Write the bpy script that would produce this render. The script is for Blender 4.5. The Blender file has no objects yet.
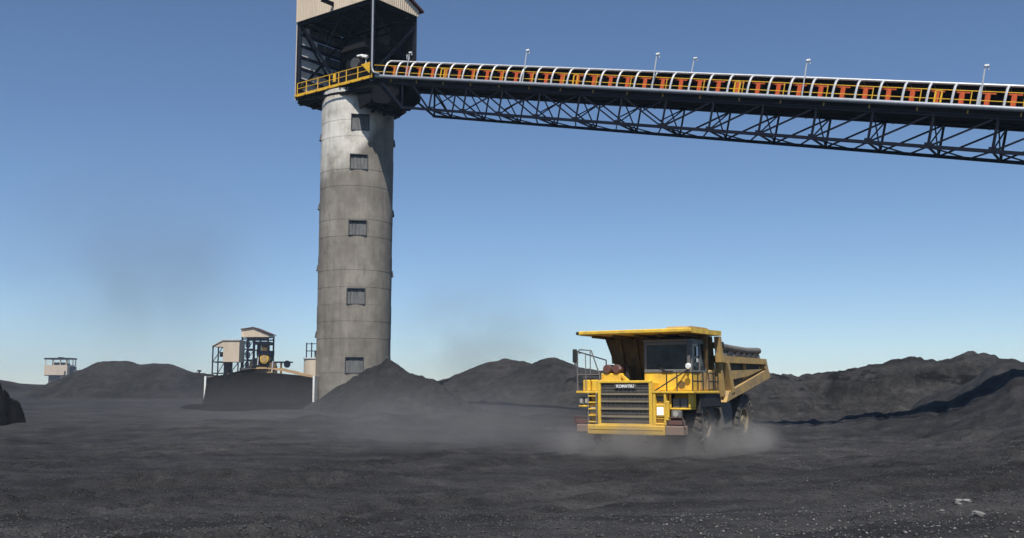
import bpy, math, random
import numpy as np
from mathutils import Vector, Matrix
R = math.radians
sc = bpy.context.scene
col = sc.collection
random.seed(7)

# ------------------------------------------------------------------ camera
CAM_Z = 2.6
cam_d = bpy.data.cameras.new('camera'); cam = bpy.data.objects.new('camera', cam_d); col.objects.link(cam)
cam.location = (0, 0, CAM_Z); cam.rotation_euler = (R(90 + 6.96), 0, 0)
cam_d.sensor_width = 36; cam_d.lens = 36 * 1000 / 1024
cam_d.clip_start = .1; cam_d.clip_end = 12000
sc.camera = cam
# ------------------------------------------------------------------ sky + sun
SUN_EL, SUN_AZ = R(57), R(4)          # elevation; degrees to the left of straight behind the camera
to_sun = Vector((-math.sin(SUN_AZ) * math.cos(SUN_EL), -math.cos(SUN_AZ) * math.cos(SUN_EL), math.sin(SUN_EL)))
w = bpy.data.worlds.new('World'); sc.world = w; w.use_nodes = True
nt = w.node_tree; nt.nodes.clear()
out = nt.nodes.new('ShaderNodeOutputWorld'); bg = nt.nodes.new('ShaderNodeBackground'); sky = nt.nodes.new('ShaderNodeTexSky')
sky.sky_type = 'NISHITA'; sky.sun_disc = False; sky.sun_elevation = SUN_EL
sky.sun_rotation = math.atan2(to_sun.x, to_sun.y)
sky.altitude = 900; sky.air_density = 0.9; sky.dust_density = 0.0; sky.ozone_density = 5.0
bg.inputs['Strength'].default_value = 0.095
nt.links.new(sky.outputs[0], bg.inputs[0]); nt.links.new(bg.outputs[0], out.inputs[0])
sd = bpy.data.lights.new('sun', 'SUN'); sun = bpy.data.objects.new('sun', sd); col.objects.link(sun)
sd.energy = 5.0; sd.angle = R(.53); sd.color = (1, .94, .85)
sun.rotation_euler = (-to_sun).to_track_quat('-Z', 'Y').to_euler()
sc.view_settings.view_transform = 'Standard'; sc.view_settings.look = 'None'
sc.view_settings.exposure = .15; sc.view_settings.gamma = 1
sc.render.engine = 'CYCLES'
sc.cycles.max_bounces = 6; sc.cycles.volume_bounces = 1; sc.cycles.volume_max_steps = 160
sc.cycles.volume_step_rate = 1.5
sc.cycles.use_denoising = True

# ------------------------------------------------------------------ helpers: materials
def new_mat(name):
    m = bpy.data.materials.new(name); m.use_nodes = True
    return m, m.node_tree, m.node_tree.nodes['Principled BSDF']
def N(t, kind, **kw):
    n = t.nodes.new('ShaderNode' + kind)
    for k, v in kw.items():
        if k.startswith('i_'):
            n.inputs[k[2:]].default_value = v
        else: setattr(n, k, v)
    return n
def noise(t, scale, detail=4, rough=.55, coord=None, vscale=None):
    n = N(t, 'TexNoise'); n.inputs['Scale'].default_value = scale; n.inputs['Detail'].default_value = detail
    n.inputs['Roughness'].default_value = rough
    if coord is None:
        coord = N(t, 'TexCoord').outputs['Object']
    if vscale:
        mp = N(t, 'Mapping'); mp.inputs['Scale'].default_value = vscale
        t.links.new(coord, mp.inputs[0]); coord = mp.outputs[0]
    t.links.new(coord, n.inputs['Vector'])
    return n
def ramp(t, src, stops):
    r = N(t, 'ValToRGB'); cr = r.color_ramp
    while len(cr.elements) < len(stops): cr.elements.new(.5)
    for e, (p, c) in zip(cr.elements, stops):
        e.position = p; e.color = (c, c, c, 1) if not isinstance(c, tuple) else (*c, 1)
    t.links.new(src, r.inputs[0]); return r
def mixc(t, fac, a, b, mode='MIX'):
    m = N(t, 'Mix', data_type='RGBA', blend_type=mode)
    for s, v in ((0, fac), (6, a), (7, b)):
        if hasattr(v, 'is_linked') or hasattr(v, 'links'): t.links.new(v, m.inputs[s])
        else: m.inputs[s].default_value = v if s == 0 else (*v, 1)
    return m.outputs[2]
def mathn(t, op, a, b=0.0, clamp=False):
    m = N(t, 'Math', operation=op, use_clamp=clamp)
    for s, v in ((0, a), (1, b)):
        if hasattr(v, 'links'): t.links.new(v, m.inputs[s])
        else: m.inputs[s].default_value = v
    return m.outputs[0]
def paint(name, base, rough=.5, dirt=(.12, .10, .08), amount=.35, scale=1.5, metal=0.0, bump=.0, streak=False, zdirt=None, spec=.5):
    """painted or bare surface with procedural grime; zdirt=(z0,z1): more dust settled low down (object space)"""
    m, t, b = new_mat(name)
    tc = N(t, 'TexCoord').outputs['Object']
    n1 = noise(t, scale, 6, .65, tc, (1, 1, .25) if streak else None)
    n2 = noise(t, scale * 7, 4, .6, tc)
    s = mathn(t, 'ADD', mathn(t, 'MULTIPLY', n1.outputs[0], .7), mathn(t, 'MULTIPLY', n2.outputs[0], .3))
    f = ramp(t, s, [(.5 - amount * .35, 0.0), (.75 - amount * .2, 1.0)]).outputs[0]
    f = mathn(t, 'MULTIPLY', f, min(1, amount * 1.6))
    if zdirt:
        sx = N(t, 'SeparateXYZ'); t.links.new(tc, sx.inputs[0])
        mr = N(t, 'MapRange'); t.links.new(sx.outputs[2], mr.inputs[0])
        mr.inputs[1].default_value = zdirt[0]; mr.inputs[2].default_value = zdirt[1]
        mr.inputs[3].default_value = zdirt[2] if len(zdirt) > 2 else .8; mr.inputs[4].default_value = 0
        nn = mathn(t, 'MULTIPLY', mr.outputs[0], mathn(t, 'ADD', n1.outputs[0], .45), True)
        f = mathn(t, 'MAXIMUM', f, nn)
    t.links.new(mixc(t, f, base, dirt), b.inputs['Base Color'])
    rr = mathn(t, 'ADD', mathn(t, 'MULTIPLY', f, .3), rough, True)
    t.links.new(rr, b.inputs['Roughness'])
    b.inputs['Metallic'].default_value = metal
    b.inputs['Specular IOR Level'].default_value = spec
    if bump:
        bp = N(t, 'Bump'); bp.inputs['Strength'].default_value = bump; bp.inputs['Distance'].default_value = .02
        t.links.new(n2.outputs[0], bp.inputs['Height']); t.links.new(bp.outputs[0], b.inputs['Normal'])
    return m

def coal_mat(name, dark, mid, light, spec_amt=.5, gloss=.2, tracks=0.0, crevice_shade=None):
    m, t, b = new_mat(name)
    tc = N(t, 'TexCoord').outputs['Object']
    big = noise(t, .09, 5, .6, tc, (1, .6, 1)); med = noise(t, .8, 6, .65, tc); fine = noise(t, 9, 5, .7, tc)
    s = mathn(t, 'ADD', mathn(t, 'MULTIPLY', big.outputs[0], .45), mathn(t, 'ADD', mathn(t, 'MULTIPLY', med.outputs[0], .3), mathn(t, 'MULTIPLY', fine.outputs[0], .25)))
    c = ramp(t, s, [(.43, dark), (.5, mid), (.58, light)])
    vo = N(t, 'TexVoronoi'); vo.inputs['Scale'].default_value = 7; t.links.new(tc, vo.inputs['Vector'])
    sp = ramp(t, vo.outputs['Color'], [(.0, 0.0), (.86, 0.0), (.93, 1.0)])
    near = ramp(t, vo.outputs['Distance'], [(.10, 1.0), (.24, 0.0)])
    fac = mathn(t, 'MULTIPLY', sp.outputs[0], near.outputs[0])
    fac = mathn(t, 'MULTIPLY', fac, spec_amt)
    cc = c.outputs[0]
    mott = noise(t, 2.0, 8, .78, tc, (1, 1, 1)); km = ramp(t, mott.outputs[0], [(.36, (.55, .55, .56)), (.5, (1, 1, 1)), (.64, (1.3, 1.29, 1.27))]); cc = mixc(t, .45 if tracks > .5 else .9, cc, km.outputs[0], 'MULTIPLY')
    if tracks:      # long streaks where trucks have dragged and compacted the coal
        mp = N(t, 'Mapping'); mp.inputs['Rotation'].default_value = (0, 0, R(-14)); mp.inputs['Scale'].default_value = (.035, .42, 1); t.links.new(tc, mp.inputs[0])
        st = N(t, 'TexNoise'); st.inputs['Scale'].default_value = 1.0; st.inputs['Detail'].default_value = 5; st.inputs['Distortion'].default_value = 1.2; t.links.new(mp.outputs[0], st.inputs['Vector'])
        k = ramp(t, st.outputs[0], [(.36, (.42, .42, .43)), (.48, (1, 1, 1)), (.62, (1.12, 1.11, 1.1))])
        st2 = noise(t, .33, 5, .6, tc, (1, 1.6, 1)); k2 = ramp(t, st2.outputs[0], [(.38, (.58, .58, .6)), (.5, (1, 1, 1)), (.64, (1.15, 1.14, 1.12))])
        cc = mixc(t, tracks, cc, k.outputs[0], 'MULTIPLY'); cc = mixc(t, tracks, cc, k2.outputs[0], 'MULTIPLY')
        grit = noise(t, 30, 3, .7, tc); kg = ramp(t, grit.outputs[0], [(.36, (.6, .6, .6)), (.5, (1, 1, 1)), (.66, (1, 1, 1))]); cc = mixc(t, .8, cc, kg.outputs[0], 'MULTIPLY')
    if crevice_shade:        # crevice shade painted as near-black patches in a ragged band between two heights
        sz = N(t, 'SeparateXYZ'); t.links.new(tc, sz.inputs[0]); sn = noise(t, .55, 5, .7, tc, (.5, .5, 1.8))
        mid_ = (crevice_shade[0] + crevice_shade[1]) / 2; band = mathn(t, 'SUBTRACT', 1.0, mathn(t, 'DIVIDE', mathn(t, 'ABSOLUTE', mathn(t, 'SUBTRACT', sz.outputs[2], mid_)), (crevice_shade[1] - crevice_shade[0]) / 2), True)
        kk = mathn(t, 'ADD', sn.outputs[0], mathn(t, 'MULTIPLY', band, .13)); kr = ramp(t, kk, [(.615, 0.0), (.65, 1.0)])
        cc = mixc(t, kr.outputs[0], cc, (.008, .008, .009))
    t.links.new(mixc(t, fac, cc, (.16, .155, .15)), b.inputs['Base Color'])
    b.inputs['Roughness'].default_value = .85
    b.inputs['Specular IOR Level'].default_value = gloss
    h = mathn(t, 'ADD', mathn(t, 'MULTIPLY', med.outputs[0], 1.0), mathn(t, 'MULTIPLY', fine.outputs[0], .35))
    vb = N(t, 'TexVoronoi'); vb.inputs['Scale'].default_value = 14; t.links.new(tc, vb.inputs['Vector'])
    h = mathn(t, 'SUBTRACT', h, mathn(t, 'MULTIPLY', vb.outputs['Distance'], .25))
    bp = N(t, 'Bump'); bp.inputs['Strength'].default_value = 1.0; bp.inputs['Distance'].default_value = .2
    t.links.new(h, bp.inputs['Height']); t.links.new(bp.outputs[0], b.inputs['Normal'])
    return m

M = {}
M['ground'] = coal_mat('coal_ground', (.023, .0227, .0232), (.038, .0372, .038), (.060, .0582, .059), .4, tracks=.65)
M['pile'] = coal_mat('coal_pile', (.017, .017, .0178), (.030, .0295, .030), (.050, .0483, .0485), .25)
M['ridge'] = coal_mat('coal_ridge', (.015, .0148, .015), (.029, .0284, .0285), (.054, .0522, .052), .25, crevice_shade=(2.6, 4.9), tracks=.3)
M['bunk'] = coal_mat('sooty_bunker_wall', (.007, .007, .008), (.012, .012, .013), (.020, .019, .020), .1, gloss=.05)
M['black_coal'] = coal_mat('near_black_coal', (.003, .003, .0035), (.005, .005, .006), (.009, .009, .010), .03, gloss=.05)
M['lump'] = paint('coal_lump', (.03, .03, .031), .55, (.06, .058, .055), .5, 3)
M['palelump'] = paint('pale_stone', (.25, .245, .235), .8, (.09, .088, .085), .5, 5)
M['sand'] = paint('tan_dirt', (.33, .21, .10), .9, (.14, .10, .06), .35, .8)

def concrete_mat():
    m, t, b = new_mat('stained_concrete')
    tc = N(t, 'TexCoord').outputs['Object']
    sx = N(t, 'SeparateXYZ'); t.links.new(tc, sx.inputs[0])
    base = noise(t, .55, 7, .65, tc); stv = noise(t, 2.2, 5, .6, tc, (1, 1, .12)); fine = noise(t, 14, 4, .6, tc)
    blot = noise(t, .33, 3, .5, tc, (1, 1, .6))
    s = mathn(t, 'ADD', mathn(t, 'MULTIPLY', base.outputs[0], .5), mathn(t, 'ADD', mathn(t, 'MULTIPLY', stv.outputs[0], .3), mathn(t, 'MULTIPLY', fine.outputs[0], .2)))
    low = ramp(t, s, [(.40, (.165, .15, .127)), (.5, (.225, .205, .175)), (.60, (.30, .277, .24))])
    hi = ramp(t, s, [(.40, (.40, .375, .325)), (.5, (.64, .61, .545)), (.60, (.78, .75, .68))])
    # washed pale cement towards the top, with a ragged drifting edge
    e = mathn(t, 'ADD', sx.outputs[2], mathn(t, 'MULTIPLY', mathn(t, 'SUBTRACT', blot.outputs[0], .5), 10))
    e = mathn(t, 'SUBTRACT', e, mathn(t, 'MULTIPLY', mathn(t, 'MAXIMUM', mathn(t, 'ADD', sx.outputs[0], .1), 0.0), 1.9))
    mr = N(t, 'MapRange'); mr.inputs[1].default_value = 20.9; mr.inputs[2].default_value = 23.0; t.links.new(e, mr.inputs[0])
    c = mixc(t, mathn(t, 'MULTIPLY', mr.outputs[0], .95), low.outputs[0], hi.outputs[0])
    run = ramp(t, stv.outputs[0], [(.60, 0.0), (.74, .55)])
    c = mixc(t, run.outputs[0], c, (.075, .068, .058))
    oi = N(t, 'ObjectInfo'); lift = ramp(t, oi.outputs['Random'], [(0, (.92, .92, .92)), (1, (1, 1, 1))]); c = mixc(t, 1.0, c, lift.outputs[0], 'MULTIPLY')
    t.links.new(c, b.inputs['Base Color']); b.inputs['Roughness'].default_value = .9; b.inputs['Specular IOR Level'].default_value = .2
    bp = N(t, 'Bump'); bp.inputs['Strength'].default_value = .5; bp.inputs['Distance'].default_value = .04
    t.links.new(s, bp.inputs['Height']); t.links.new(bp.outputs[0], b.inputs['Normal'])
    return m
M['concrete'] = concrete_mat()
M['steel'] = paint('dark_blue_steel', (.005, .008, .019), .6, (.013, .012, .014), .3, 2, spec=.12)
M['black'] = paint('sooty_black_steel', (.004, .0045, .006), .8, (.012, .011, .011), .4, 2, spec=.15)
M['galv'] = paint('galvanised_steel', (.66, .68, .69), .45, (.25, .24, .23), .3, 3, .35)
M['zinc'] = paint('zinc_pipe', (.36, .39, .43), .4, (.2, .2, .2), .35, 3, .4)
M['ryellow'] = paint('safety_yellow', (.80, .46, .015), .5, (.20, .13, .06), .3, 3)
M['cream'] = paint('cream_cladding', (.60, .50, .38), .55, (.33, .26, .19), .3, .8, streak=True)
M['roofred'] = paint('red_brown_trim', (.09, .03, .025), .6, (.05, .04, .03), .3, 2)
M['idler'] = paint('red_orange_idler', (.80, .12, .015), .6, (.25, .05, .02), .5, 5)
M['rubber_belt'] = paint('belt_rubber', (.012, .012, .012), .8, (.03, .03, .03), .4, 3)
M['pale'] = paint('pale_sheet', (.72, .73, .72), .6, (.3, .29, .27), .25, 2)
M['greypanel'] = paint('grey_panel', (.07, .075, .08), .6, (.03, .03, .03), .4, 1)
M['white'] = paint('white_enamel', (.8, .8, .78), .4, (.4, .38, .35), .15, 4)
M['shutter'] = paint('weathered_shutter', (.20, .205, .205), .6, (.03, .03, .03), .5, 2, streak=True)
M['grime'] = paint('black_grime', (.02, .02, .02), .8, (.05, .05, .05), .4, 2)
# truck
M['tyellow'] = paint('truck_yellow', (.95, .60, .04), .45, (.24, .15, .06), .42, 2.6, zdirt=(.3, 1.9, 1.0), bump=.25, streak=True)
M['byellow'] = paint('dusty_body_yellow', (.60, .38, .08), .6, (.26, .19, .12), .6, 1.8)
M['under'] = paint('worn_brown_steel', (.24, .145, .035), .75, (.07, .05, .03), .6, 1.3)
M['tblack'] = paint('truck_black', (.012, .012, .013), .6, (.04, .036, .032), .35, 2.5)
M['tyre'] = paint('dusty_tyre_rubber', (.025, .024, .023), .9, (.10, .09, .078), .8, 2.2)
M['rim'] = paint('dusty_rim', (.34, .26, .13), .7, (.17, .15, .12), .8, 3)
M['bump'] = paint('dusty_brown_bumper', (.25, .13, .10), .8, (.20, .15, .115), .8, 2)
M['red'] = paint('faded_red', (.17, .03, .028), .75, (.10, .07, .06), .8, 3)
M['tgrey'] = paint('cab_grey', (.12, .125, .13), .5, (.2, .18, .15), .4, 3)
M['slat'] = paint('grille_slat', (.13, .12, .10), .55, (.20, .16, .09), .6, 3)
M['mesh'] = paint('radiator_core', (.045, .045, .047), .6, (.12, .105, .085), .6, 3)
M['board'] = paint('grey_sideboard', (.10, .10, .098), .75, (.17, .155, .135), .5, 2)
M['skin'] = paint('skin', (.42, .24, .16), .6, (.3, .16, .1), .2, 8)
M['cloth'] = paint('blue_work_shirt', (.10, .14, .24), .9, (.07, .08, .1), .3, 6)
def glass_mat():
    m, t, b = new_mat('tinted_glass')
    b.inputs['Base Color'].default_value = (.02, .026, .03, 1); b.inputs['Roughness'].default_value = .06
    b.inputs['Transmission Weight'].default_value = .0; b.inputs['Alpha'].default_value = .78
    b.inputs['Specular IOR Level'].default_value = .35
    n = noise(t, 3, 4); r = ramp(t, n.outputs[0], [(.4, .05), (.7, .35)]); t.links.new(r.outputs[0], b.inputs['Roughness'])
    return m
M['glass'] = glass_mat()
def lamp_mat():
    m, t, b = new_mat('lamp_lens')
    n = noise(t, 20, 2); r = ramp(t, n.outputs[0], [(.3, (.30, .28, .24)), (.7, (.5, .48, .42))]); t.links.new(r.outputs[0], b.inputs['Base Color'])
    b.inputs['Roughness'].default_value = .15
    return m
M['lens'] = lamp_mat()
def lit_mat():
    m, t, b = new_mat('lit_headlamp')
    n = noise(t, 12, 2); r = ramp(t, n.outputs[0], [(.3, (1, .96, .85)), (.7, (1, 1, .95))]); t.links.new(r.outputs[0], b.inputs['Emission Color'])
    b.inputs['Emission Strength'].default_value = .55; b.inputs['Base Color'].default_value = (.8, .8, .75, 1)
    return m
M['lit'] = lit_mat()

# ------------------------------------------------------------------ helpers: meshes
class MB:
    def __init__(s): s.v = []; s.f = []
    def add(s, vs, fs):
        k = len(s.v); s.v += [tuple(p) for p in vs]; s.f += [tuple(i + k for i in q) for q in fs]; return s
    def hexa(s, p):   # 8 points: bottom 4 ccw, top 4 ccw
        return s.add(p, [(3, 2, 1, 0), (4, 5, 6, 7), (0, 1, 5, 4), (1, 2, 6, 5), (2, 3, 7, 6), (3, 0, 4, 7)])
    def box(s, x0, x1, y0, y1, z0, z1):
        return s.hexa([(x0, y0, z0), (x1, y0, z0), (x1, y1, z0), (x0, y1, z0), (x0, y0, z1), (x1, y0, z1), (x1, y1, z1), (x0, y1, z1)])
    def cbox(s, x0, x1, y0, y1, z0, z1, c=.03):
        """box with chamfered edges"""
        bm_pts = []
        X, Y, Z = (x0, x1), (y0, y1), (z0, z1)
        vs = []; idx = {}
        for i in (0, 1):
            for j in (0, 1):
                for k in (0, 1):
                    sx, sy, sz = (1, -1)[i], (1, -1)[j], (1, -1)[k]
                    for ax in range(3):
                        p = [X[i] + sx * c, Y[j] + sy * c, Z[k] + sz * c]
                        p[ax] = (X[i], Y[j], Z[k])[ax]
                        idx[(i, j, k, ax)] = len(vs); vs.append(p)
        f = []
        q = lambda *a: f.append(tuple(idx[x] for x in a))
        for i in (0, 1):
            o = [(i, 0, 0, 0), (i, 1, 0, 0), (i, 1, 1, 0), (i, 0, 1, 0)]; q(*(o if i else o[::-1]))
            o = [(0, i, 0, 1), (0, i, 1, 1), (1, i, 1, 1), (1, i, 0, 1)]; q(*(o if i else o[::-1]))
            o = [(0, 0, i, 2), (1, 0, i, 2), (1, 1, i, 2), (0, 1, i, 2)]; q(*(o if i else o[::-1]))
        for a in (0, 1):
            for b in (0, 1):
                q((0, a, b, 1), (0, a, b, 2), (1, a, b, 2), (1, a, b, 1))
                q((a, 0, b, 0), (a, 0, b, 2), (a, 1, b, 2), (a, 1, b, 0))
                q((a, b, 0, 0), (a, b, 0, 1), (a, b, 1, 1), (a, b, 1, 0))
                for k in (0, 1): pass
        for i in (0, 1):
            for j in (0, 1):
                for k in (0, 1): q((i, j, k, 0), (i, j, k, 1), (i, j, k, 2))
        return s.add(vs, f)
    def beam(s, p, q, w_, h_=None, up=(0, 0, 1)):
        h_ = h_ or w_; p = Vector(p); q = Vector(q); d = (q - p).normalized(); up = Vector(up)
        if abs(d.dot(up)) > .98: up = Vector((1, 0, 0))
        a = d.cross(up).normalized() * (w_ / 2); b = a.cross(d).normalized() * (h_ / 2)
        return s.hexa([p - a - b, p + a - b, q + a - b, q - a - b, p - a + b, p + a + b, q + a + b, q - a + b])
    def ibeam(s, p, q, w_, h_, up=(0, 0, 1), t=None):
        t = t or w_ * .15; p = Vector(p); q = Vector(q); d = (q - p).normalized(); up = Vector(up)
        if abs(d.dot(up)) > .98: up = Vector((1, 0, 0))
        a = d.cross(up).normalized(); b = a.cross(d).normalized()
        o = b * (h_ / 2 - t / 2)
        s.beam(p + o, q + o, w_, t, up); s.beam(p - o, q - o, w_, t, up); return s.beam(p, q, t, h_ - 2 * t, up)
    def tube(s, pts, r, n=8, cap=True):
        pts = [Vector(p) for p in pts]; k = len(s.v); rings = []
        prev = None
        for i, p in enumerate(pts):
            d = ((pts[min(i + 1, len(pts) - 1)] - pts[max(i - 1, 0)])).normalized()
            ref = prev if prev is not None else (Vector((0, 0, 1)) if abs(d.z) < .9 else Vector((1, 0, 0)))
            a = (ref - d * ref.dot(d)).normalized(); prev = a; b = d.cross(a)
            rr = r[i] if isinstance(r, (list, tuple)) else r
            rings.append([p + (a * math.cos(t) + b * math.sin(t)) * rr for t in [2 * math.pi * j / n for j in range(n)]])
        vs = [v for rg in rings for v in rg]; fs = []
        for i in range(len(pts) - 1):
            for j in range(n):
                fs.append((i * n + j, i * n + (j + 1) % n, (i + 1) * n + (j + 1) % n, (i + 1) * n + j))
        if cap: fs.append(tuple(range(n))[::-1]); fs.append(tuple((len(pts) - 1) * n + j for j in range(n)))
        return s.add(vs, fs)
    def lathe(s, prof, n=32, M4=None):
        """prof: (radius, axial) around local Y axis; M4 transforms"""
        vs = []; fs = []
        for r, y in prof:
            for j in range(n):
                a = 2 * math.pi * j / n; v = Vector((r * math.cos(a), y, r * math.sin(a)))
                vs.append(M4 @ v if M4 else v)
        for i in range(len(prof) - 1):
            for j in range(n):
                fs.append((i * n + j, (i + 1) * n + j, (i + 1) * n + (j + 1) % n, i * n + (j + 1) % n))
        return s.add(vs, fs)
    def prism(s, poly, axis, a0, a1):
        """poly 2D extruded along axis ('x','y','z') from a0 to a1"""
        def P(u, v, a): return (a, u, v) if axis == 'x' else ((u, a, v) if axis == 'y' else (u, v, a))
        n = len(poly); vs = [P(u, v, a0) for u, v in poly] + [P(u, v, a1) for u, v in poly]
        fs = [tuple(range(n))[::-1], tuple(range(n, 2 * n))] + [(i, (i + 1) % n, (i + 1) % n + n, i + n) for i in range(n)]
        return s.add(vs, fs)
    def mesh(s, name, mat, smooth=False):
        me = bpy.data.meshes.new(name); me.from_pydata([tuple(v) for v in s.v], [], s.f); me.materials.append(mat)
        me.validate(); 
        import bmesh
        bm = bmesh.new(); bm.from_mesh(me); bmesh.ops.recalc_face_normals(bm, faces=bm.faces[:]); bm.to_mesh(me); bm.free()
        if smooth:
            me.polygons.foreach_set('use_smooth', [True] * len(me.polygons))
            try: me.set_sharp_from_angle(angle=R(38))
            except Exception: pass
        me.update(); return me
    def build(s, name, mat, parent=None, smooth=False):
        o = bpy.data.objects.new(name, s.mesh(name, mat, smooth)); col.objects.link(o); o.parent = parent; return o
def tag(o, label=None, cat=None, group=None, kind=None):
    for k, v in (('label', label), ('category', cat), ('group', group), ('kind', kind)):
        if v: o[k] = v
    return o
def empty(name, loc, rz=0):
    o = bpy.data.objects.new(name, None); col.objects.link(o); o.location = loc; o.rotation_euler = (0, 0, rz)
    o.empty_display_size = .3; return o
def inst(name, me, parent, loc=None, mat4=None):
    o = bpy.data.objects.new(name, me); col.objects.link(o); o.parent = parent
    if mat4 is not None: o.matrix_local = mat4
    if loc is not None: o.location = loc
    return o
def copy_tree(o, parent=None):
    c = o.copy(); col.objects.link(c); c.parent = parent
    for ch in list(o.children): copy_tree(ch, c)
    return c

# ------------------------------------------------------------------ numpy noise
def _hash(ix, iy, seed):
    h = (ix.astype(np.int64) * 374761393 + iy.astype(np.int64) * 668265263 + seed * 1442695041) & 0xffffffff
    h = ((h ^ (h >> 13)) * 1274126177) & 0xffffffff
    return ((h ^ (h >> 16)) & 0xffff) / 65535.0
def vnoise(x, y, seed=0):
    ix = np.floor(x); iy = np.floor(y); fx = x - ix; fy = y - iy
    fx = fx * fx * fx * (fx * (fx * 6 - 15) + 10); fy = fy * fy * fy * (fy * (fy * 6 - 15) + 10)
    a = _hash(ix, iy, seed); b = _hash(ix + 1, iy, seed); c = _hash(ix, iy + 1, seed); d = _hash(ix + 1, iy + 1, seed)
    return (a + (b - a) * fx) * (1 - fy) + (c + (d - c) * fx) * fy - .5
def fbm(x, y, octs=5, seed=0, gain=.5):
    r = 0; a = 1.0
    for o in range(octs):
        c, s_ = math.cos(o * 1.3), math.sin(o * 1.3)
        r = r + a * vnoise((x * c - y * s_) * 2 ** o + 17 * o, (x * s_ + y * c) * 2 ** o - 9 * o, seed + o); a *= gain
    return r
def ridged(x, y, octs=4, seed=0):
    r = 0; a = 1.0
    for o in range(octs):
        r = r + a * (1 - 4 * np.abs(vnoise(x * 2 ** o + 5 * o, y * 2 ** o + 3 * o, seed + o))); a *= .5
    return r / 2
def sm(e0, e1, x):
    t = np.clip((x - e0) / (e1 - e0), 0, 1); return t * t * (3 - 2 * t)
def segdist(x, y, pts):
    """distance to a polyline and the interpolated z and parameter there"""
    best = None
    for (x0, y0, z0), (x1, y1, z1) in zip(pts[:-1], pts[1:]):
        dx, dy = x1 - x0, y1 - y0; L = dx * dx + dy * dy
        t = np.clip(((x - x0) * dx + (y - y0) * dy) / L, 0, 1)
        d = np.hypot(x - x0 - t * dx, y - y0 - t * dy); z = z0 + t * (z1 - z0)
        yield d, z
TRUCK = np.array([5.05, 42.0]); TF = np.array([-math.sin(R(31)), -math.cos(R(31))]); TL = np.array([math.cos(R(31)), -math.sin(R(31))])
BANK = [(4, 96, -.6), (16, 81, -.3), (20.3, 76.3, .25), (24.7, 72, .85), (27.3, 69.4, 1.35), (29.6, 66.9, 2.0), (30.8, 65, 3.0), (31.5, 63.8, 3.9), (32.6, 62.3, 3.6), (36, 57, 3.5), (42, 48, 3.7), (52, 34, 4), (70, 10, 4)]
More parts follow.
